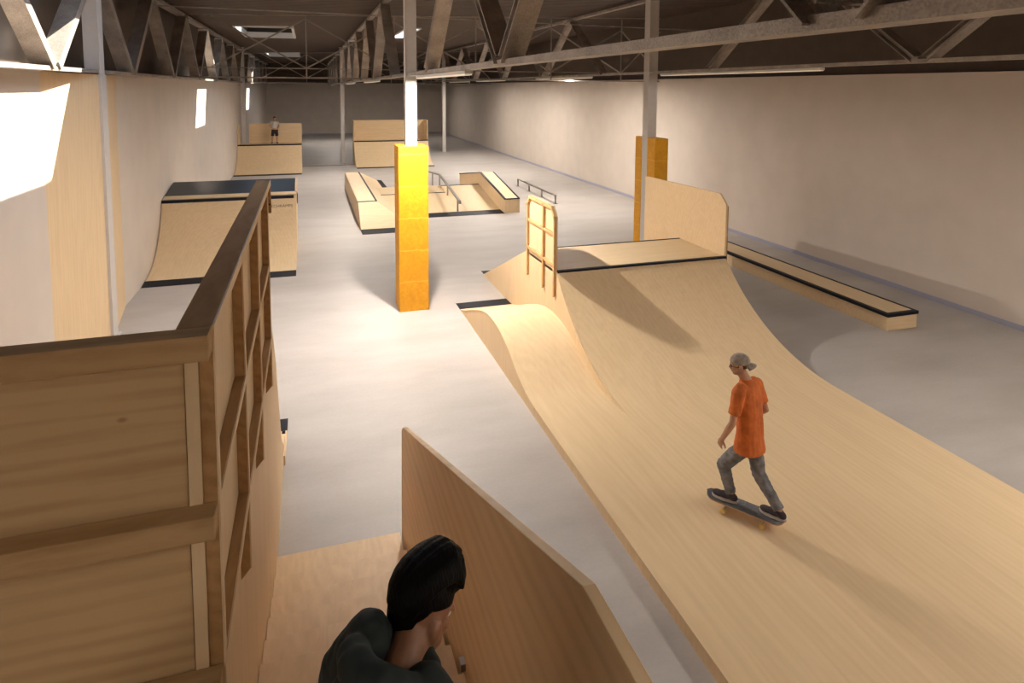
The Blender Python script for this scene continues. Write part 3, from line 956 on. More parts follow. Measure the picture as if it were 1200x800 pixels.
# timber frame: side
RT = 4.13
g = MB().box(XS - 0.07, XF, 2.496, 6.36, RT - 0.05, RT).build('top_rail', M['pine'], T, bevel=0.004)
posts = [2.50, 3.58, 4.66, 5.84]
fs_ = MB().box(XF + 0.0005, XF + 0.007, 2.50, 6.36, RT - 0.05, RT - 0.001).build('lit_face_strip', M['ply_side'], g)  # pale strips added where lamp light falls on the front faces
fs_['label'] = 'pale plywood strip added to lighten the lamplit face'
for i, y in enumerate(posts):
    zb = 2.30
    pl = [(XS + 0.001, zb), (XS + 0.001, RT - 0.051), (XF, RT - 0.051), (XF, zb + 0.06)]
    sd_ = MB().prism_y(pl, y, y + 0.045).build('stud', M['pine'], T, bevel=0.002)
    fs_ = MB().box(XF + 0.0005, XF + 0.007, y, y + 0.045, zb + 0.06, RT - 0.051).build('lit_face_strip', M['ply_side'], sd_)
    fs_['label'] = 'pale plywood strip added to lighten the lamplit face'
for zr in (3.46, 2.80):
    for a, b in zip(posts[:-1], posts[1:]):
        sr_ = MB().box(XS + 0.001, XF, a + 0.046, b - 0.001, zr - 0.045, zr).build('side_rail', M['pine'], T, bevel=0.002)
        fs_ = MB().box(XF + 0.0005, XF + 0.007, a + 0.046, b - 0.001, zr - 0.045, zr).build('lit_face_strip', M['ply_side'], sr_)
        fs_['label'] = 'pale plywood strip added to lighten the lamplit face'
MB().prism_x([(6.30, 4.13), (6.36, 4.13), (6.50, 3.92), (6.50, 3.80), (6.44, 3.80), (6.44, 3.88)], XS + 0.001, XF).build('corner_brace', M['pine'], T)
# timber frame: back guard, rails towards the camera
MB().box(XL + 0.02, XF, 2.40, 2.495, RT - 0.095, RT).build('back_top_rail', M['pine_x'], T, bevel=0.004)
for zr in (3.455, 2.80):
    MB().box(XL + 0.02, XF, 2.40, 2.495, zr - 0.09, zr).build('back_rail', M['pine_x'], T, bevel=0.004)

# ------------------------------------------------------------------ stairs and their guard board
T = thing('staircase', (0.25, 6.6, 0), 'pale plywood staircase going up towards the standing person', 'stairs')
r_, n_ = 0.168, 12
YS = [6.64, 6.13, 5.67, 5.24, 4.83, 4.43]
while len(YS) < n_:
    YS.append(YS[-1] - 0.405)
for i in range(n_):
    yn = YS[i + 1] if i + 1 < n_ else YS[i] - 0.405
    z = r_ * (i + 1)
    if i < n_ - 1:
        MB().box(-0.395, 0.865, yn - 0.02, YS[i], z - 0.03, z).build('tread', M['tread'], T, bevel=0.003)
        MB().box(-0.39, 0.85, YS[i] - 0.035, YS[i] - 0.015, z - r_, z - 0.03).build('riser', M['tread'], T)
yt = YS[n_ - 1]
MB().box(-0.395, 0.865, -1.5, yt, r_ * n_ - 0.035, r_ * n_).build('landing', M['tread'], T, bevel=0.003)
MB().box(-0.39, 0.85, yt - 0.035, yt - 0.015, r_ * (n_ - 1), r_ * n_ - 0.035).build('riser', M['tread'], T)
for x0, x1 in ((-0.385, -0.35), (0.80, 0.835)):
    MB().prism_x([(YS[0] - 0.05, 0.0), (YS[0] - 0.05, 0.10)] + [(YS[i] - 0.05, r_ * i - 0.05) for i in range(1, n_)] + [(-1.45, r_ * (n_ - 1) - 0.05), (-1.45, 0.0)], x0, x1).build('stringer', M['ply_side'], T)
T = thing('guard_board', (0.92, 4.0, 0), 'thick plywood guard board on the right side of the staircase', 'guard')
MB().prism_x([(6.74, 0.0), (6.68, 1.30), (6.58, 1.385), (1.95, 3.235), (-0.6, 3.235), (-0.6, 0.0)], 0.90, 0.95).build('panel', M['ply_near2'], T, bevel=0.004)
for y, h in ((5.2, 1.3), (3.4, 2.0), (1.2, 3.0)):
    MB().box(0.95, 0.995, y - 0.045, y + 0.045, 0.0, h).build('stud', M['pine'], T)
for y, z in ((3.2, 1.5), (3.75, 1.25)):
    MB().box(0.868, 0.90, y - 0.03, y + 0.03, z, z + 0.05).build('bracket', M['truck'], T)

# ------------------------------------------------------------------ people
def voxel(mb, name, mat, parent, vox=0.01, it=4, fac=0.5, disp=None):
    """fuse overlapping closed shapes into one continuous surface"""
    root = parent
    while root.parent is not None:
        root = root.parent
    off = Vector(root.location)
    me = bpy.data.meshes.new('tmp')
    me.from_pydata([tuple(Vector(p) - off) for p in mb.v], [], mb.f)
    bm = bmesh.new()
    bm.from_mesh(me)
    bmesh.ops.remove_doubles(bm, verts=bm.verts, dist=1e-6)
    bmesh.ops.recalc_face_normals(bm, faces=bm.faces)
    bm.to_mesh(me)
    bm.free()
    o = bpy.data.objects.new('tmp', me)
    COL.objects.link(o)
    r = o.modifiers.new('r', 'REMESH')
    r.mode = 'VOXEL'
    r.voxel_size = vox
    sm = o.modifiers.new('s', 'SMOOTH')
    sm.factor = fac
    sm.iterations = it
    me2 = bpy.data.meshes.new_from_object(o.evaluated_get(bpy.context.evaluated_depsgraph_get()))
    bpy.data.objects.remove(o)
    if disp:
        nm = [v.normal.copy() for v in me2.vertices]
        for v, n_v in zip(me2.vertices, nm):
            v.co += n_v * disp(v.co)
    for p in me2.polygons:
        p.use_smooth = True
    me2.materials.clear()
    me2.materials.append(mat)
    me2.name = name
    ob = bpy.data.objects.new(name, me2)
    COL.objects.link(ob)
    ob.parent = parent
    return ob

def limb(mb, chain, seg=14):
    """chain of (point, radius): smooth tapered limb with ball joints"""
    pts = [Vector(p) for p, r in chain]
    rs = [r for p, r in chain]
    P, R_ = [], []
    for i in range(len(pts) - 1):
        for k in range(4):
            t_ = k / 4
            P.append(pts[i].lerp(pts[i + 1], t_))
            R_.append(rs[i] + (rs[i + 1] - rs[i]) * t_)
    P.append(pts[-1]); R_.append(rs[-1])
    mb.tube(P, R_, seg)
    for p, r in zip(pts, rs):
        mb.ball(p, r * 1.0, seg=seg, rings=8)

def loft(mb, rings, seg=20):
    """rings of (centre, right vector * half width, forward vector * half depth)"""
    vs, fs = [], []
    for c, a, b in rings:
        for k in range(seg):
            t_ = 2 * math.pi * k / seg
            ca, sa = math.cos(t_), math.sin(t_)
            ca = math.copysign(abs(ca) ** 0.85, ca)
            sa = math.copysign(abs(sa) ** 0.85, sa)
            vs.append(Vector(c) + a * ca + b * sa)
    n = len(rings)
    for i in range(n - 1):
        for k in range(seg):
            fs.append((i * seg + k, i * seg + (k + 1) % seg, (i + 1) * seg + (k + 1) % seg, (i + 1) * seg + k))
    fs.append(tuple(range(seg - 1, -1, -1)))
    fs.append(tuple((n - 1) * seg + k for k in range(seg)))
    mb.add(vs, fs)

def frame(f, up=Vector((0, 0, 1))):
    f = Vector(f).normalized()
    r = f.cross(up).normalized()
    u = r.cross(f).normalized()
    return r, f, u

def rotm(r, f, u):
    return Matrix((r, f, u)).transposed()

def head(mb, c, f, k=1.0):
    r, f, u = frame(f)
    Rm = rotm(r, f, u)
    W = lambda a, b, d: Vector(c) + (r * a + f * b + u * d) * k
    mb.ball(W(0, -0.012, 0.03), k, 0.078, 0.098, 0.092, Rm, 24, 16)      # cranium
    mb.ball(W(0, 0.022, -0.035), k, 0.060, 0.068, 0.082, Rm, 20, 14)     # face
    mb.ball(W(0, 0.050, -0.088), k, 0.032, 0.030, 0.026, Rm)            # chin
    for s_ in (-1, 1):
        mb.ball(W(s_ * 0.045, 0.022, -0.060), k, 0.020, 0.042, 0.030, Rm)  # jaw
        mb.ball(W(s_ * 0.036, 0.062, -0.022), k, 0.022, 0.018, 0.018, Rm)  # cheek
        mb.ball(W(s_ * 0.030, 0.078, 0.020), k, 0.028, 0.012, 0.009, Rm)   # brow
        mb.ball(W(s_ * 0.084, -0.014, -0.014), k, 0.013, 0.022, 0.035, Rm) # ear
        mb.ball(W(s_ * 0.081, -0.006, -0.034), k, 0.008, 0.010, 0.012, Rm) # lobe
        mb.ball(W(s_ * 0.010, 0.098, -0.030), k, 0.010, 0.010, 0.009, Rm)  # nostril
    mb.tube([W(0, 0.083, 0.018), W(0, 0.100, -0.010), W(0, 0.108, -0.026)], [0.009 * k, 0.011 * k, 0.012 * k], 10)
    mb.ball(W(0, 0.085, -0.052), k, 0.024, 0.012, 0.006, Rm)            # lips
    mb.ball(W(0, 0.084, -0.062), k, 0.021, 0.012, 0.007, Rm)

def eyes(c, f, parent, k=1.0):
    r, f, u = frame(f)
    for s_ in (-1, 1):
        p = Vector(c) + (r * s_ * 0.031 + f * 0.070 + u * 0.004) * k
        e = MB().ball(p, 0.012 * k).build('eye', M['eye'], parent, smooth=True)
        MB().ball(p + f * 0.0075 * k, 0.0065 * k).build('iris', M['shorts'], e, smooth=True)

def hand(mb, wrist, d, n, side_, curl=0.5, k=1.0):
    """palm, four unequal bent fingers and a thumb; d = direction, n = direction the palm faces"""
    d = Vector(d).normalized()
    n = Vector(n)
    n = (n - d * n.dot(d)).normalized()
    a = d.cross(n) * side_           # towards the thumb
    wv = Vector(wrist)
    Rm = rotm(a, n, d)
    mb.ball(wv + d * 0.045 * k, k, 0.040, 0.018, 0.052, Rm)
    mb.tube([wv - d * 0.02, wv + d * 0.03 * k], [0.025 * k, 0.027 * k], 12)
    for i, (o_, ln) in enumerate(((0.028, 0.068), (0.010, 0.078), (-0.009, 0.072), (-0.027, 0.056))):
        p = wv + d * 0.082 * k + a * o_ * k
        dd = (d + a * o_ * 2.5).normalized()
        pts = [p - dd * 0.02]
        for j, fr in enumerate((0.45, 0.3, 0.25)):
            ang = curl * (0.45 + 0.55 * j)
            v_ = dd * math.cos(ang) + n * math.sin(ang)
            pts.append(pts[-1] + v_ * (ln * fr * k + (0.02 if j == 0 else 0)))
        limb(mb, list(zip(pts, [0.0095 * k, 0.009 * k, 0.0085 * k, 0.0075 * k])), 8)
    tp = wv + d * 0.022 * k + a * 0.028 * k
    t1 = tp + (d * 0.6 + a * 0.75 + n * 0.25).normalized() * 0.036 * k
    t2 = t1 + (d * 0.85 + a * 0.3 + n * 0.4).normalized() * 0.030 * k
    t3 = t2 + (d * 0.95 + a * 0.05 + n * 0.3).normalized() * 0.024 * k
    limb(mb, [(tp, 0.014 * k), (t1, 0.012 * k), (t2, 0.0105 * k), (t3, 0.009 * k)], 8)

def foot(mb, ankle, d, z0, ln=0.27, w_=0.047):
    d = Vector(d); d.z = 0; d.normalize()
    s_ = d.cross(Vector((0, 0, 1)))
    Rm = rotm(s_, d, Vector((0, 0, 1)))
    a = Vector(ankle)
    h = Vector((a.x, a.y, z0))
    mb.ball(h + d * -0.03 + Vector((0, 0, 0.042)), 1, 0.034, 0.042, 0.040, Rm)
    mb.ball(h + d * 0.06 + Vector((0, 0, 0.040)), 1, 0.038, 0.090, 0.036, Rm)
    mb.ball(h + d * 0.135 + Vector((0, 0, 0.030)), 1, w_, 0.070, 0.027, Rm)
    limb(mb, [(a + Vector((0, 0, 0.03)), 0.036), (h + Vector((0, 0, 0.05)), 0.036)], 12)

def shoe(ankle, d, z0, parent):
    d = Vector(d); d.z = 0; d.normalize()
    s_ = d.cross(Vector((0, 0, 1)))
    Rm = rotm(s_, d, Vector((0, 0, 1)))
    h = Vector((ankle[0], ankle[1], z0))
    up = Vector((0, 0, 1))
    m = MB()
    m.ball(h + d * -0.032 + up * 0.052, 1, 0.041, 0.050, 0.046, Rm)
    m.ball(h + d * 0.06 + up * 0.050, 1, 0.046, 0.100, 0.040, Rm)
    m.ball(h + d * 0.140 + up * 0.042, 1, 0.053, 0.078, 0.032, Rm)
    m.tube([h + up * 0.05, h + up * 0.10], [0.046, 0.046], 14)
    sh = voxel(m, 'shoe', M['shoe'], parent, 0.008, 3)
    vs, n_ = [], 28
    for zz, g in ((0.0, 1.0), (0.026, 1.02)):
        for k in range(n_):
            t_ = 2 * math.pi * k / n_
            yy = math.sin(t_)
            L_ = 0.148
            wd = (0.050 if yy < 0 else 0.058) * (1 - 0.12 * max(0, -yy))
            vs.append(h + d * (0.066 + yy * L_ * g) + s_ * (math.copysign(abs(math.cos(t_)) ** 0.7, math.cos(t_)) * wd * g) + up * (zz))
    m2 = MB().add(vs, [tuple(range(n_ - 1, -1, -1)), tuple(range(n_, 2 * n_))] + [(k, (k + 1) % n_, (k + 1) % n_ + n_, k + n_) for k in range(n_)])
    so = m2.build('sole', M['sole'], sh, smooth=False)
    so['label'] = 'pale rubber sole'
    return sh

def folds(amp, fr, ax=(1, 1, 1)):
    def f_(c):
        return amp * noise.noise(Vector((c.x * fr * ax[0], c.y * fr * ax[1], c.z * fr * ax[2])))
    return f_

# --- skater on the big ramp
V3 = Vector
def build_skater():
    bz = 0.275
    T = thing('person', (4.66, 5.755, bz), 'skater in orange tee and backwards cap riding the big ramp, seen from behind', 'person')
    ft = V3((-0.38, 0.92, 0.0)); ft.normalize()
    rt = ft.cross(V3((0, 0, 1)))
    hip = V3((4.685, 5.755, 1.03))
    neck = V3((4.645, 5.79, 1.765))
    shL, shR = V3((4.655, 5.785, 1.665)) - rt * 0.185, V3((4.655, 5.785, 1.655)) + rt * 0.185
    hc = V3((4.575, 5.84, 1.915))
    fh = V3((-0.82, 0.55, -0.12))
    elL, wrL = V3((4.405, 5.70, 1.33)), V3((4.375, 5.83, 1.085))
    elR, wrR = V3((4.925, 5.80, 1.36)), V3((4.86, 6.00, 1.19))
    hL, hR = hip - rt * 0.085, hip + rt * 0.085
    kL, kR = V3((4.515, 5.975, 0.67)), V3((4.80, 5.72, 0.66))
    aL, aR = V3((4.560, 5.885, 0.37)), V3((4.880, 5.465, 0.37))
    b = MB()
    head(b, hc, fh)
    limb(b, [(neck + V3((0, 0, -0.03)), 0.062), (hc + V3((0.012, -0.012, -0.06)), 0.053)])
    loft(b, [(hip + V3((0, 0, -0.08)), rt * 0.13, ft * 0.09), (hip, rt * 0.155, ft * 0.105), (hip + V3((0, 0, 0.15)), rt * 0.135, ft * 0.09),
             (hip + V3((-0.01, 0.01, 0.35)), rt * 0.155, ft * 0.105), (hip + V3((-0.02, 0.02, 0.52)), rt * 0.165, ft * 0.10), (hip + V3((-0.03, 0.03, 0.64)), rt * 0.13, ft * 0.07), (neck, rt * 0.06, ft * 0.055)])
    for sh, el, wr in ((shL, elL, wrL), (shR, elR, wrR)):
        limb(b, [(sh, 0.052), (sh.lerp(el, 0.5), 0.045), (el, 0.038), (el.lerp(wr, 0.35), 0.038), (wr, 0.026)])
    hand(b, wrL, V3((-0.05, 0.42, -0.9)), V3((0.9, 0.1, 0.1)), 1, 0.5)
    hand(b, wrR, V3((-0.3, 0.75, -0.5)), V3((-0.8, -0.3, 0.1)), -1, 0.6)
    for h_, k_, a_ in ((hL, kL, aL), (hR, kR, aR)):
        limb(b, [(h_, 0.080), (h_.lerp(k_, 0.5), 0.068), (k_, 0.052), (k_.lerp(a_, 0.35), 0.050), (a_, 0.034)])
    foot(b, aL, (-0.56, 0.83, 0), bz, )
    foot(b, aR, (-0.45, 0.89, 0), bz, )
    body = voxel(b, 'body', M['skin'], T, 0.0065, 5)
    eyes(hc, fh, body)
    # tee
    c = MB()
    U = V3((0, 0, 1))
    loft(c, [(hip + U * -0.085, rt * 0.192, ft * 0.160), (hip + U * 0.0, rt * 0.186, ft * 0.145), (hip + U * 0.15, rt * 0.174, ft * 0.124), (hip + V3((-0.01, 0.01, 0.35)), rt * 0.182, ft * 0.125),
             (hip + V3((-0.02, 0.02, 0.52)), rt * 0.187, ft * 0.118), (hip + V3((-0.028, 0.028, 0.64)), rt * 0.155, ft * 0.088), (neck + U * -0.015, rt * 0.085, ft * 0.075), (neck + U * 0.01, rt * 0.070, ft * 0.066)])
    for sh, el in ((shL, elL), (shR, elR)):
        limb(c, [(sh.lerp(neck, 0.3), 0.066), (sh, 0.072)])
        c.tube([sh, sh.lerp(el, 0.35), sh.lerp(el, 0.72)], [0.074, 0.068, 0.067], 16)
    tee = voxel(c, 'tee_shirt', M['orange'], T, 0.0085, 5, disp=lambda q: 0.007 * noise.noise(V3((q.x * 22, q.y * 22, q.z * 6))) + 0.003 * noise.noise(V3((q.x * 45, q.y * 45, q.z * 30))))
    # jeans
    c = MB()
    loft(c, [(hip + U * -0.10, rt * 0.155, ft * 0.115), (hip, rt * 0.165, ft * 0.118), (hip + U * 0.06, rt * 0.160, ft * 0.112)])
    for h_, k_, a_ in ((hL, kL, aL), (hR, kR, aR)):
        limb(c, [(h_ + U * -0.02, 0.088), (h_.lerp(k_, 0.55), 0.088), (k_, 0.077), (k_.lerp(a_, 0.4), 0.068)])
        c.tube([k_.lerp(a_, 0.4), k_.lerp(a_, 0.8), a_ + U * 0.005], [0.068, 0.060, 0.064], 16)
    voxel(c, 'jeans', M['denim'], T, 0.0085, 4, disp=lambda q: 0.006 * noise.noise(V3((q.x * 14, q.y * 14, q.z * 30))) + 0.004 * noise.noise(V3((q.x * 30, q.y * 30, q.z * 55))))
    shoe(aL, (-0.56, 0.83, 0), bz, T)
    shoe(aR, (-0.45, 0.89, 0), bz, T)
    # cap worn backwards, brim over the neck
    r, f, u = frame(fh)
    Rm = rotm(r, f, u)
    W = lambda a, b_, d: hc + r * a + f * b_ + u * d
    c = MB()
    c.ball(W(0, -0.012, 0.045), 1, 0.091, 0.109, 0.090, Rm, 28, 18)
    cap = c.build('cap', M['cap'], T, smooth=True)
    bm = bmesh.new(); bm.from_mesh(cap.data)
    o_ = hc - V3(T.location)
    bmesh.ops.bisect_plane(bm, geom=bm.verts[:] + bm.edges[:] + bm.faces[:], plane_co=o_ + u * 0.025 - f * 0.01, plane_no=(u - f * 0.10).normalized(), clear_inner=True)
    bm.to_mesh(cap.data); bm.free()
    sol = cap.modifiers.new('t', 'SOLIDIFY'); sol.thickness = 0.004
    # brim: curved plate behind the head
    m = MB()
    vs, n1, n2 = [], 10, 8
    for i in range(n2 + 1):
        for j in range(n1 + 1):
            s1 = -1 + 2 * j / n1
            an = s1 * 0.95
            rad = 0.098 + 0.075 * i / n2 * math.cos(an * 0.85)
            p = W(math.sin(an) * rad * 0.86, -0.012 - math.cos(an) * rad, 0.026 - 0.20 * (i / n2) * 0.14 - 0.02 * s1 * s1)
            vs.append(p)
    fs = [(i * (n1 + 1) + j, i * (n1 + 1) + j + 1, (i + 1) * (n1 + 1) + j + 1, (i + 1) * (n1 + 1) + j) for i in range(n2) for j in range(n1)]
    br = m.add(vs, fs).build('brim', M['cap'], cap, smooth=True)
    sol = br.modifiers.new('t', 'SOLIDIFY'); sol.thickness = 0.005
    # dark glasses
    m = MB()
    for s_ in (-1, 1):
        m.ball(W(s_ * 0.033, 0.090, 0.002), 1, 0.027, 0.007, 0.019, Rm)
        m.tube([W(s_ * 0.055, 0.088, 0.006), W(s_ * 0.080, 0.045, 0.006), W(s_ * 0.084, 0.0, 0.002)], 0.003, 6)
    m.tube([W(-0.012, 0.096, 0.006), W(0.012, 0.096, 0.006)], 0.003, 6)
    gl = m.build('glasses', M['lens'], T, smooth=True)
    # short hair under the cap
    m = MB()
    m.ball(W(0, -0.022, 0.018), 1, 0.081, 0.098, 0.066, Rm, 20, 12)
    voxel(m, 'hair', M['hair_brown'], T, 0.008, 2)
M['hair_brown'] = flat('brown_hair', (0.10, 0.055, 0.03), 0.7, var=0.3, scale=40)
build_skater()

# --- skateboard
def build_board():
    ctr = V3((4.66, 5.755, 0.15))
    d = V3((-0.564, 0.826, 0)).normalized()
    s_ = d.cross(V3((0, 0, 1)))
    T = thing('skateboard', tuple(ctr), 'skateboard with grey grip top and yellow wheels under the skater', 'skateboard')
    n1, n2 = 32, 8
    def pt(i, j, dz):
        t_ = -1 + 2 * i / n1
        x = t_ * 0.445
        hw = 0.105
        if abs(t_) > 0.72:
            q = (abs(t_) - 0.72) / 0.28
            hw *= math.sqrt(max(0.0, 1 - q ** 2.4)) * 0.99 + 0.01
        lift = max(0, abs(t_) - 0.80) / 0.20
        z = 0.1125 + 0.030 * lift ** 1.3 + 0.003 * ((-1 + 2 * j / n2) ** 2) + dz
        return ctr + d * x + s_ * (hw * (-1 + 2 * j / n2)) + V3((0, 0, z))
    def sheet(z0, z1):
        vs = [pt(i, j, z0) for i in range(n1 + 1) for j in range(n2 + 1)] + [pt(i, j, z1) for i in range(n1 + 1) for j in range(n2 + 1)]
        o_ = (n1 + 1) * (n2 + 1)
        w_ = n2 + 1
        fs = [(i * w_ + j, i * w_ + j + 1, (i + 1) * w_ + j + 1, (i + 1) * w_ + j) for i in range(n1) for j in range(n2)]
        fs += [tuple(o_ + q for q in reversed(f)) for f in fs[:]]
        for i in range(n1):
            fs.append((i * w_, (i + 1) * w_, (i + 1) * w_ + o_, i * w_ + o_))
            fs.append((i * w_ + n2, i * w_ + n2 + o_, (i + 1) * w_ + n2 + o_, (i + 1) * w_ + n2))
        for j in range(n2):
            fs.append((j, j + o_, j + 1 + o_, j + 1))
            fs.append((n1 * w_ + j, n1 * w_ + j + 1, n1 * w_ + j + 1 + o_, n1 * w_ + j + o_))
        return MB().add(vs, fs)
    sheet(-0.012, 0.0).build('deck', M['deckwood'], T, smooth=False)
    sheet(0.0005, 0.003).build('grip_tape', M['grip'], T)
    for k in (-1, 1):
        c = ctr + d * 0.215 * k
        tr_ = MB()
        tr_.prism_z([tuple((c + d * a + s_ * b)[:2]) for a, b in ((-0.04, -0.028), (0.04, -0.028), (0.04, 0.028), (-0.04, 0.028))], ctr.z + 0.088, ctr.z + 0.0995)
        tr_.tube([c + V3((0, 0, 0.092)), c + V3((0, 0, 0.040))], [0.018, 0.014], 10)
        tr_.tube([c - s_ * 0.088 + V3((0, 0, 0.029)), c + s_ * 0.088 + V3((0, 0, 0.029))], 0.010, 10)
        to = tr_.build('truck', M['truck'], T, smooth=False)
        for s2 in (-1, 1):
            p = c + V3((0, 0, 0.029))
            MB().tube([p + s_ * s2 * 0.084, p + s_ * s2 * 0.088, p + s_ * s2 * 0.114, p + s_ * s2 * 0.118], [0.024, 0.0285, 0.0285, 0.024], 20).build('wheel', M['wheel'], to)
build_board()

# --- dark-haired person on the stairs
def build_near():
    zf = r_ * n_
    T = thing('person', (0.24, 1.62, zf), 'dark-haired person in a dark green hooded jacket at the top of the stairs, looking down', 'person')
    ft = V3((0.75, 0.66, 0.0)); ft.normalize()
    rt = ft.cross(V3((0, 0, 1)))
    U = V3((0, 0, 1))
    hip = V3((0.15, 1.58, zf + 0.90))
    neck = V3((0.200, 1.635, 3.400))
    hc = V3((0.296, 1.765, 3.455))
    fh = V3((0.86, 0.42, -0.42))
    sc = neck + U * -0.085
    shL, shR = sc - rt * 0.185, sc + rt * 0.185
    elL, wrL = shL + V3((-0.05, 0.08, -0.27)), shL + V3((0.10, 0.14, -0.44))
    elR, wrR = shR + V3((0.03, -0.08, -0.27)), shR + V3((0.14, -0.02, -0.44))
    hL, hR = hip - rt * 0.09, hip + rt * 0.09
    kL, kR = hip + V3((-0.03, 0.12, -0.42)), hip + V3((0.13, -0.05, -0.42))
    aL, aR = V3((0.09, 1.70, zf + 0.09)), V3((0.24, 1.46, zf + 0.09))
    b = MB()
    head(b, hc, fh, 1.0)
    hd = V3(fh).normalized()
    limb(b, [(neck + V3((0, 0, -0.04)), 0.066), (neck.lerp(hc, 0.45), 0.058), (hc - hd * 0.035 + U * -0.02, 0.058)])
    loft(b, [(hip + U * -0.08, rt * 0.14, ft * 0.10), (hip, rt * 0.16, ft * 0.11), (hip + U * 0.16, rt * 0.14, ft * 0.10), (hip.lerp(sc, 0.7), rt * 0.165, ft * 0.11), (sc, rt * 0.15, ft * 0.09), (neck, rt * 0.065, ft * 0.06)])
    for sh, el, wr in ((shL, elL, wrL), (shR, elR, wrR)):
        limb(b, [(sh, 0.054), (el, 0.040), (wr, 0.027)])
    hand(b, wrL, V3((0.75, 0.3, -0.5)), V3((0.3, -0.8, 0.0)), 1, 0.7)
    hand(b, wrR, V3((0.8, 0.1, -0.5)), V3((-0.1, 0.8, 0.0)), -1, 0.7)
    for h_, k_, a_ in ((hL, kL, aL), (hR, kR, aR)):
        limb(b, [(h_, 0.082), (k_, 0.054), (a_, 0.036)])
    foot(b, aL, ft, zf)
    foot(b, aR, ft, zf)
    body = voxel(b, 'body', M['skin_near'], T, 0.006, 4)
    eyes(hc, fh, body)
    # jacket
    c = MB()
    loft(c, [(hip + U * -0.12, rt * 0.19, ft * 0.145), (hip + U * 0.05, rt * 0.185, ft * 0.14), (hip.lerp(sc, 0.5), rt * 0.185, ft * 0.135), (hip.lerp(sc, 0.8), rt * 0.20, ft * 0.14), (sc + U * 0.005, rt * 0.185, ft * 0.115), (neck + U * -0.045, rt * 0.12, ft * 0.10), (neck + U * -0.02, rt * 0.088, ft * 0.085)])
    for sh, el, wr in ((shL, elL, wrL), (shR, elR, wrR)):
        limb(c, [(sh.lerp(neck, 0.35), 0.072), (sh, 0.083), (sh.lerp(el, 0.5), 0.072), (el, 0.062), (el.lerp(wr, 0.8), 0.050)])
    voxel(c, 'jacket', M['hoodie'], T, 0.009, 5, disp=lambda q: 0.008 * noise.noise(V3((q.x * 14, q.y * 14, q.z * 9))) + 0.003 * noise.noise(V3((q.x * 40, q.y * 40, q.z * 40))))
    # hood lying round the neck
    c = MB()
    pts = []
    for k in range(17):
        a_ = -0.95 * math.pi + 1.90 * math.pi * k / 16
        back = max(0, math.cos(a_))
        pts.append((neck + rt * math.sin(a_) * (0.098 + 0.015 * back) - ft * math.cos(a_) * (0.092 + 0.030 * back) + U * (-0.005 + 0.095 * back + 0.035 * max(0, -math.sin(a_))), 0.032 + 0.020 * back))
    limb(c, pts, 12)
    c.ball(neck - ft * 0.100 + U * -0.045, 1, 0.15, 0.060, 0.115, rotm(rt, ft, U))
    for s_, sh in ((-1, shL), (1, shR)):
        limb(c, [(neck + rt * s_ * 0.098 + U * (0.035 - 0.035 * s_) - ft * 0.005, 0.050), (sh.lerp(neck, 0.45) + U * (0.075 - 0.03 * s_), 0.070), (sh + U * 0.012, 0.072)])
    voxel(c, 'hood', M['hoodie'], T, 0.007, 6, disp=lambda q: 0.006 * noise.noise(V3((q.x * 30, q.y * 30, q.z * 14))))
    # orange collar of the tee
    c = MB()
    pts = []
    for k in range(17):
        a_ = 2 * math.pi * k / 16
        pts.append((neck + rt * math.sin(a_) * 0.070 + ft * math.cos(a_) * 0.068 + U * (-0.022 - 0.012 * math.cos(a_)), 0.010))
    limb(c, pts, 8)
    voxel(c, 'collar', M['orange_collar'], T, 0.005, 2)
    # trousers and shoes
    c = MB()
    loft(c, [(hip + U * -0.12, rt * 0.155, ft * 0.12), (hip, rt * 0.17, ft * 0.12), (hip + U * 0.05, rt * 0.165, ft * 0.118)])
    for h_, k_, a_ in ((hL, kL, aL), (hR, kR, aR)):
        limb(c, [(h_, 0.095), (k_, 0.068), (k_.lerp(a_, 0.7), 0.058)])
        c.tube([k_.lerp(a_, 0.6), a_ + U * 0.01], [0.058, 0.06], 14)
    voxel(c, 'trousers', M['denim'], T, 0.010, 4)
    shoe(aL, ft, zf, T)
    shoe(aR, ft, zf, T)
    # hair: thick clumps combed from the forehead back over the head
    r, f, u = frame(fh)
    Rm = rotm(r, f, u)
    W = lambda a, b_, d: hc + r * a + f * b_ + u * d
    c = MB()
    c.ball(W(0, -0.024, 0.052), 1, 0.089, 0.102, 0.084, Rm, 28, 18)
    c.ball(W(0, 0.022, 0.108), 1, 0.080, 0.085, 0.060, Rm, 24, 14)
    c.ball(W(0, -0.064, 0.005), 1, 0.064, 0.054, 0.066, Rm, 20, 14)
    rr = random.Random(4)
    for k in range(46):
        s1 = -1 + 2 * (k + 0.5) / 46 + rr.uniform(-0.02, 0.02)
        ph = s1 * 1.12
        pts = []
        lift = rr.uniform(0.0, 0.012)
        for j in range(9):
            th = -0.55 + 2.5 * j / 8 + rr.uniform(-0.03, 0.03)     # from forehead over the top to the nape
            rad = 1.0
            q = V3((math.sin(ph) * math.cos(th * 0.35) * 0.088, math.cos(ph) * 0.0, 0))
            yy = -math.sin(th - 0.35) * 0.110 * (0.55 + 0.45 * math.cos(ph))
            zz = math.cos(th - 0.25) * 0.125 * math.cos(ph * 0.72) + 0.030
            bump_ = 0.028 * math.exp(-((th + 0.1) / 0.55) ** 2) * math.cos(ph * 0.9)
            p = W(q.x * (1.0 - 0.12 * max(0, th - 1.2)), yy - 0.012, zz + bump_ + lift)
            pts.append((p, 0.0125 if 0 < j < 8 else 0.006))
        limb(c, pts, 8)
    hr_ = voxel(c, 'hair', M['hair'], T, 0.0042, 2)
    # short sides: the hair tapers into the skin round the ears and temples
    o_ = hc - V3(T.location)
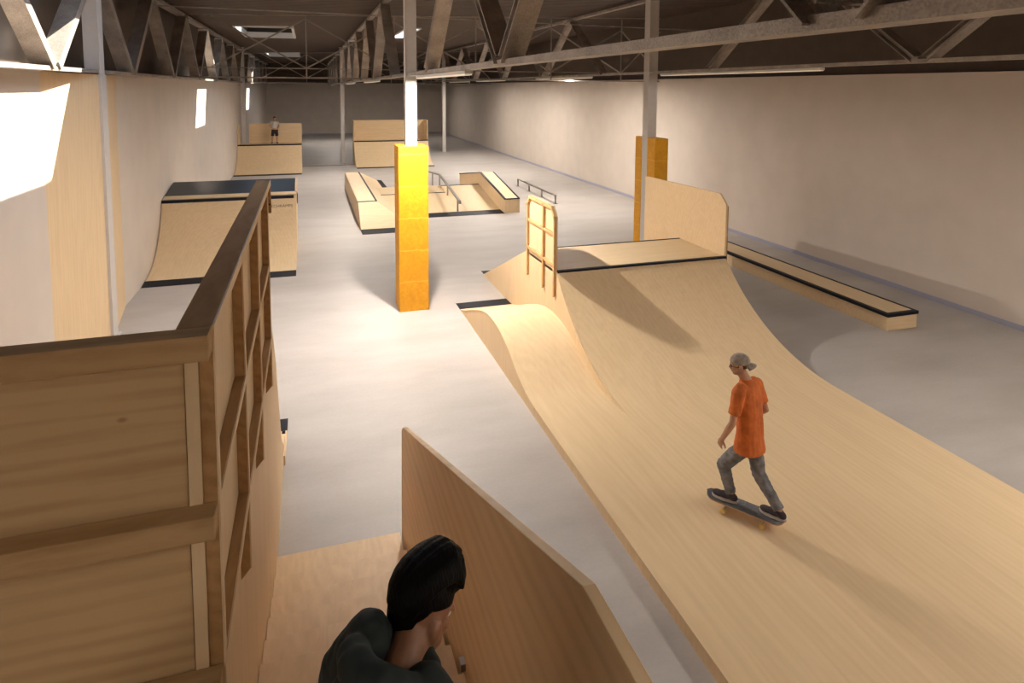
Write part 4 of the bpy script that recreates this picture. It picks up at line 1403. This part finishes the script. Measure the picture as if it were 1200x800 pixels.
    for v in hr_.data.vertices:
        q = v.co - o_
        a_, b_, d_ = q.dot(r), q.dot(f), q.dot(u)
        lim = 0.050 if b_ > -0.05 else 0.050 + (b_ + 0.05) * 1.6
        k_ = min(1.0, max(0.0, (lim - d_) / 0.03)) * min(1.0, max(0.0, (abs(a_) - 0.030) / 0.02)) * min(1.0, max(0.0, (b_ + 0.085) / 0.03))
        if k_ > 0:
            v.co -= r * (math.copysign(0.034, a_) * k_)
build_near()

# --- distant person on the far left ramp
def build_far():
    zf = 1.512
    T = thing('person', (-1.95, 41.95, zf), 'distant person in pale tee and black shorts standing on the far left ramp', 'person')
    U = V3((0, 0, 1))
    ft = V3((0.1, -1, 0)).normalized()
    rt = ft.cross(U)
    o = V3((-1.95, 41.95, zf))
    hip = o + U * 0.88
    neck = o + U * 1.40
    hc = o + U * 1.56 + ft * 0.02
    shL, shR = neck + U * -0.06 - rt * 0.18, neck + U * -0.06 + rt * 0.18
    elL, wrL = shL - rt * 0.06 + U * -0.26, shL + rt * 0.08 + ft * 0.18 + U * -0.40
    elR, wrR = shR + rt * 0.06 + U * -0.26, shR - rt * 0.08 + ft * 0.18 + U * -0.38
    hL, hR = hip - rt * 0.09, hip + rt * 0.09
    kL, kR = hip - rt * 0.11 + U * -0.42 + ft * 0.03, hip + rt * 0.13 + U * -0.42 + ft * 0.03
    aL, aR = o - rt * 0.12 + U * 0.09, o + rt * 0.17 + U * 0.09
    b = MB()
    head(b, hc, ft + U * -0.15)
    limb(b, [(neck + U * -0.04, 0.06), (hc + U * -0.05, 0.055)])
    loft(b, [(hip + U * -0.08, rt * 0.13, ft * 0.09), (hip, rt * 0.15, ft * 0.1), (hip + U * 0.2, rt * 0.13, ft * 0.09), (hip + U * 0.4, rt * 0.16, ft * 0.10), (neck + U * -0.06, rt * 0.13, ft * 0.08), (neck, rt * 0.06, ft * 0.055)])
    for sh, el, wr in ((shL, elL, wrL), (shR, elR, wrR)):
        limb(b, [(sh, 0.05), (el, 0.038), (wr, 0.026)])
    hand(b, wrL, rt + ft * 0.3, -ft, 1, 0.6)
    hand(b, wrR, -rt + ft * 0.3, -ft, -1, 0.6)
    for h_, k_, a_ in ((hL, kL, aL), (hR, kR, aR)):
        limb(b, [(h_, 0.08), (k_, 0.055), (k_.lerp(a_, 0.3), 0.055), (a_, 0.034)])
    foot(b, aL, ft - rt * 0.2, zf)
    foot(b, aR, ft + rt * 0.3, zf)
    body = voxel(b, 'body', M['skin'], T, 0.009, 4)
    eyes(hc, ft + U * -0.15, body)
    c = MB()
    loft(c, [(hip + U * 0.0, rt * 0.175, ft * 0.125), (hip + U * 0.2, rt * 0.16, ft * 0.115), (hip + U * 0.38, rt * 0.178, ft * 0.12), (neck + U * -0.07, rt * 0.155, ft * 0.10), (neck + U * -0.01, rt * 0.075, ft * 0.07)])
    for sh, el in ((shL, elL), (shR, elR)):
        limb(c, [(sh, 0.066), (sh.lerp(el, 0.5), 0.062)])
    voxel(c, 'tee_shirt', M['tee'], T, 0.012, 4)
    c = MB()
    loft(c, [(hip + U * -0.12, rt * 0.15, ft * 0.12), (hip + U * 0.03, rt * 0.16, ft * 0.115)])
    for h_, k_ in ((hL, kL), (hR, kR)):
        c.tube([h_, h_.lerp(k_, 0.95)], [0.10, 0.095], 16)
    voxel(c, 'shorts', M['shorts'], T, 0.012, 4)
    shoe(aL, ft - rt * 0.2, zf, T)
    shoe(aR, ft + rt * 0.3, zf, T)
    c = MB()
    r, f, u = frame(ft + U * -0.15)
    c.ball(hc + u * 0.045 - f * 0.02, 1, 0.084, 0.102, 0.085, rotm(r, f, u), 20, 14)
    voxel(c, 'hair', M['hair'], T, 0.010, 2)
build_far()
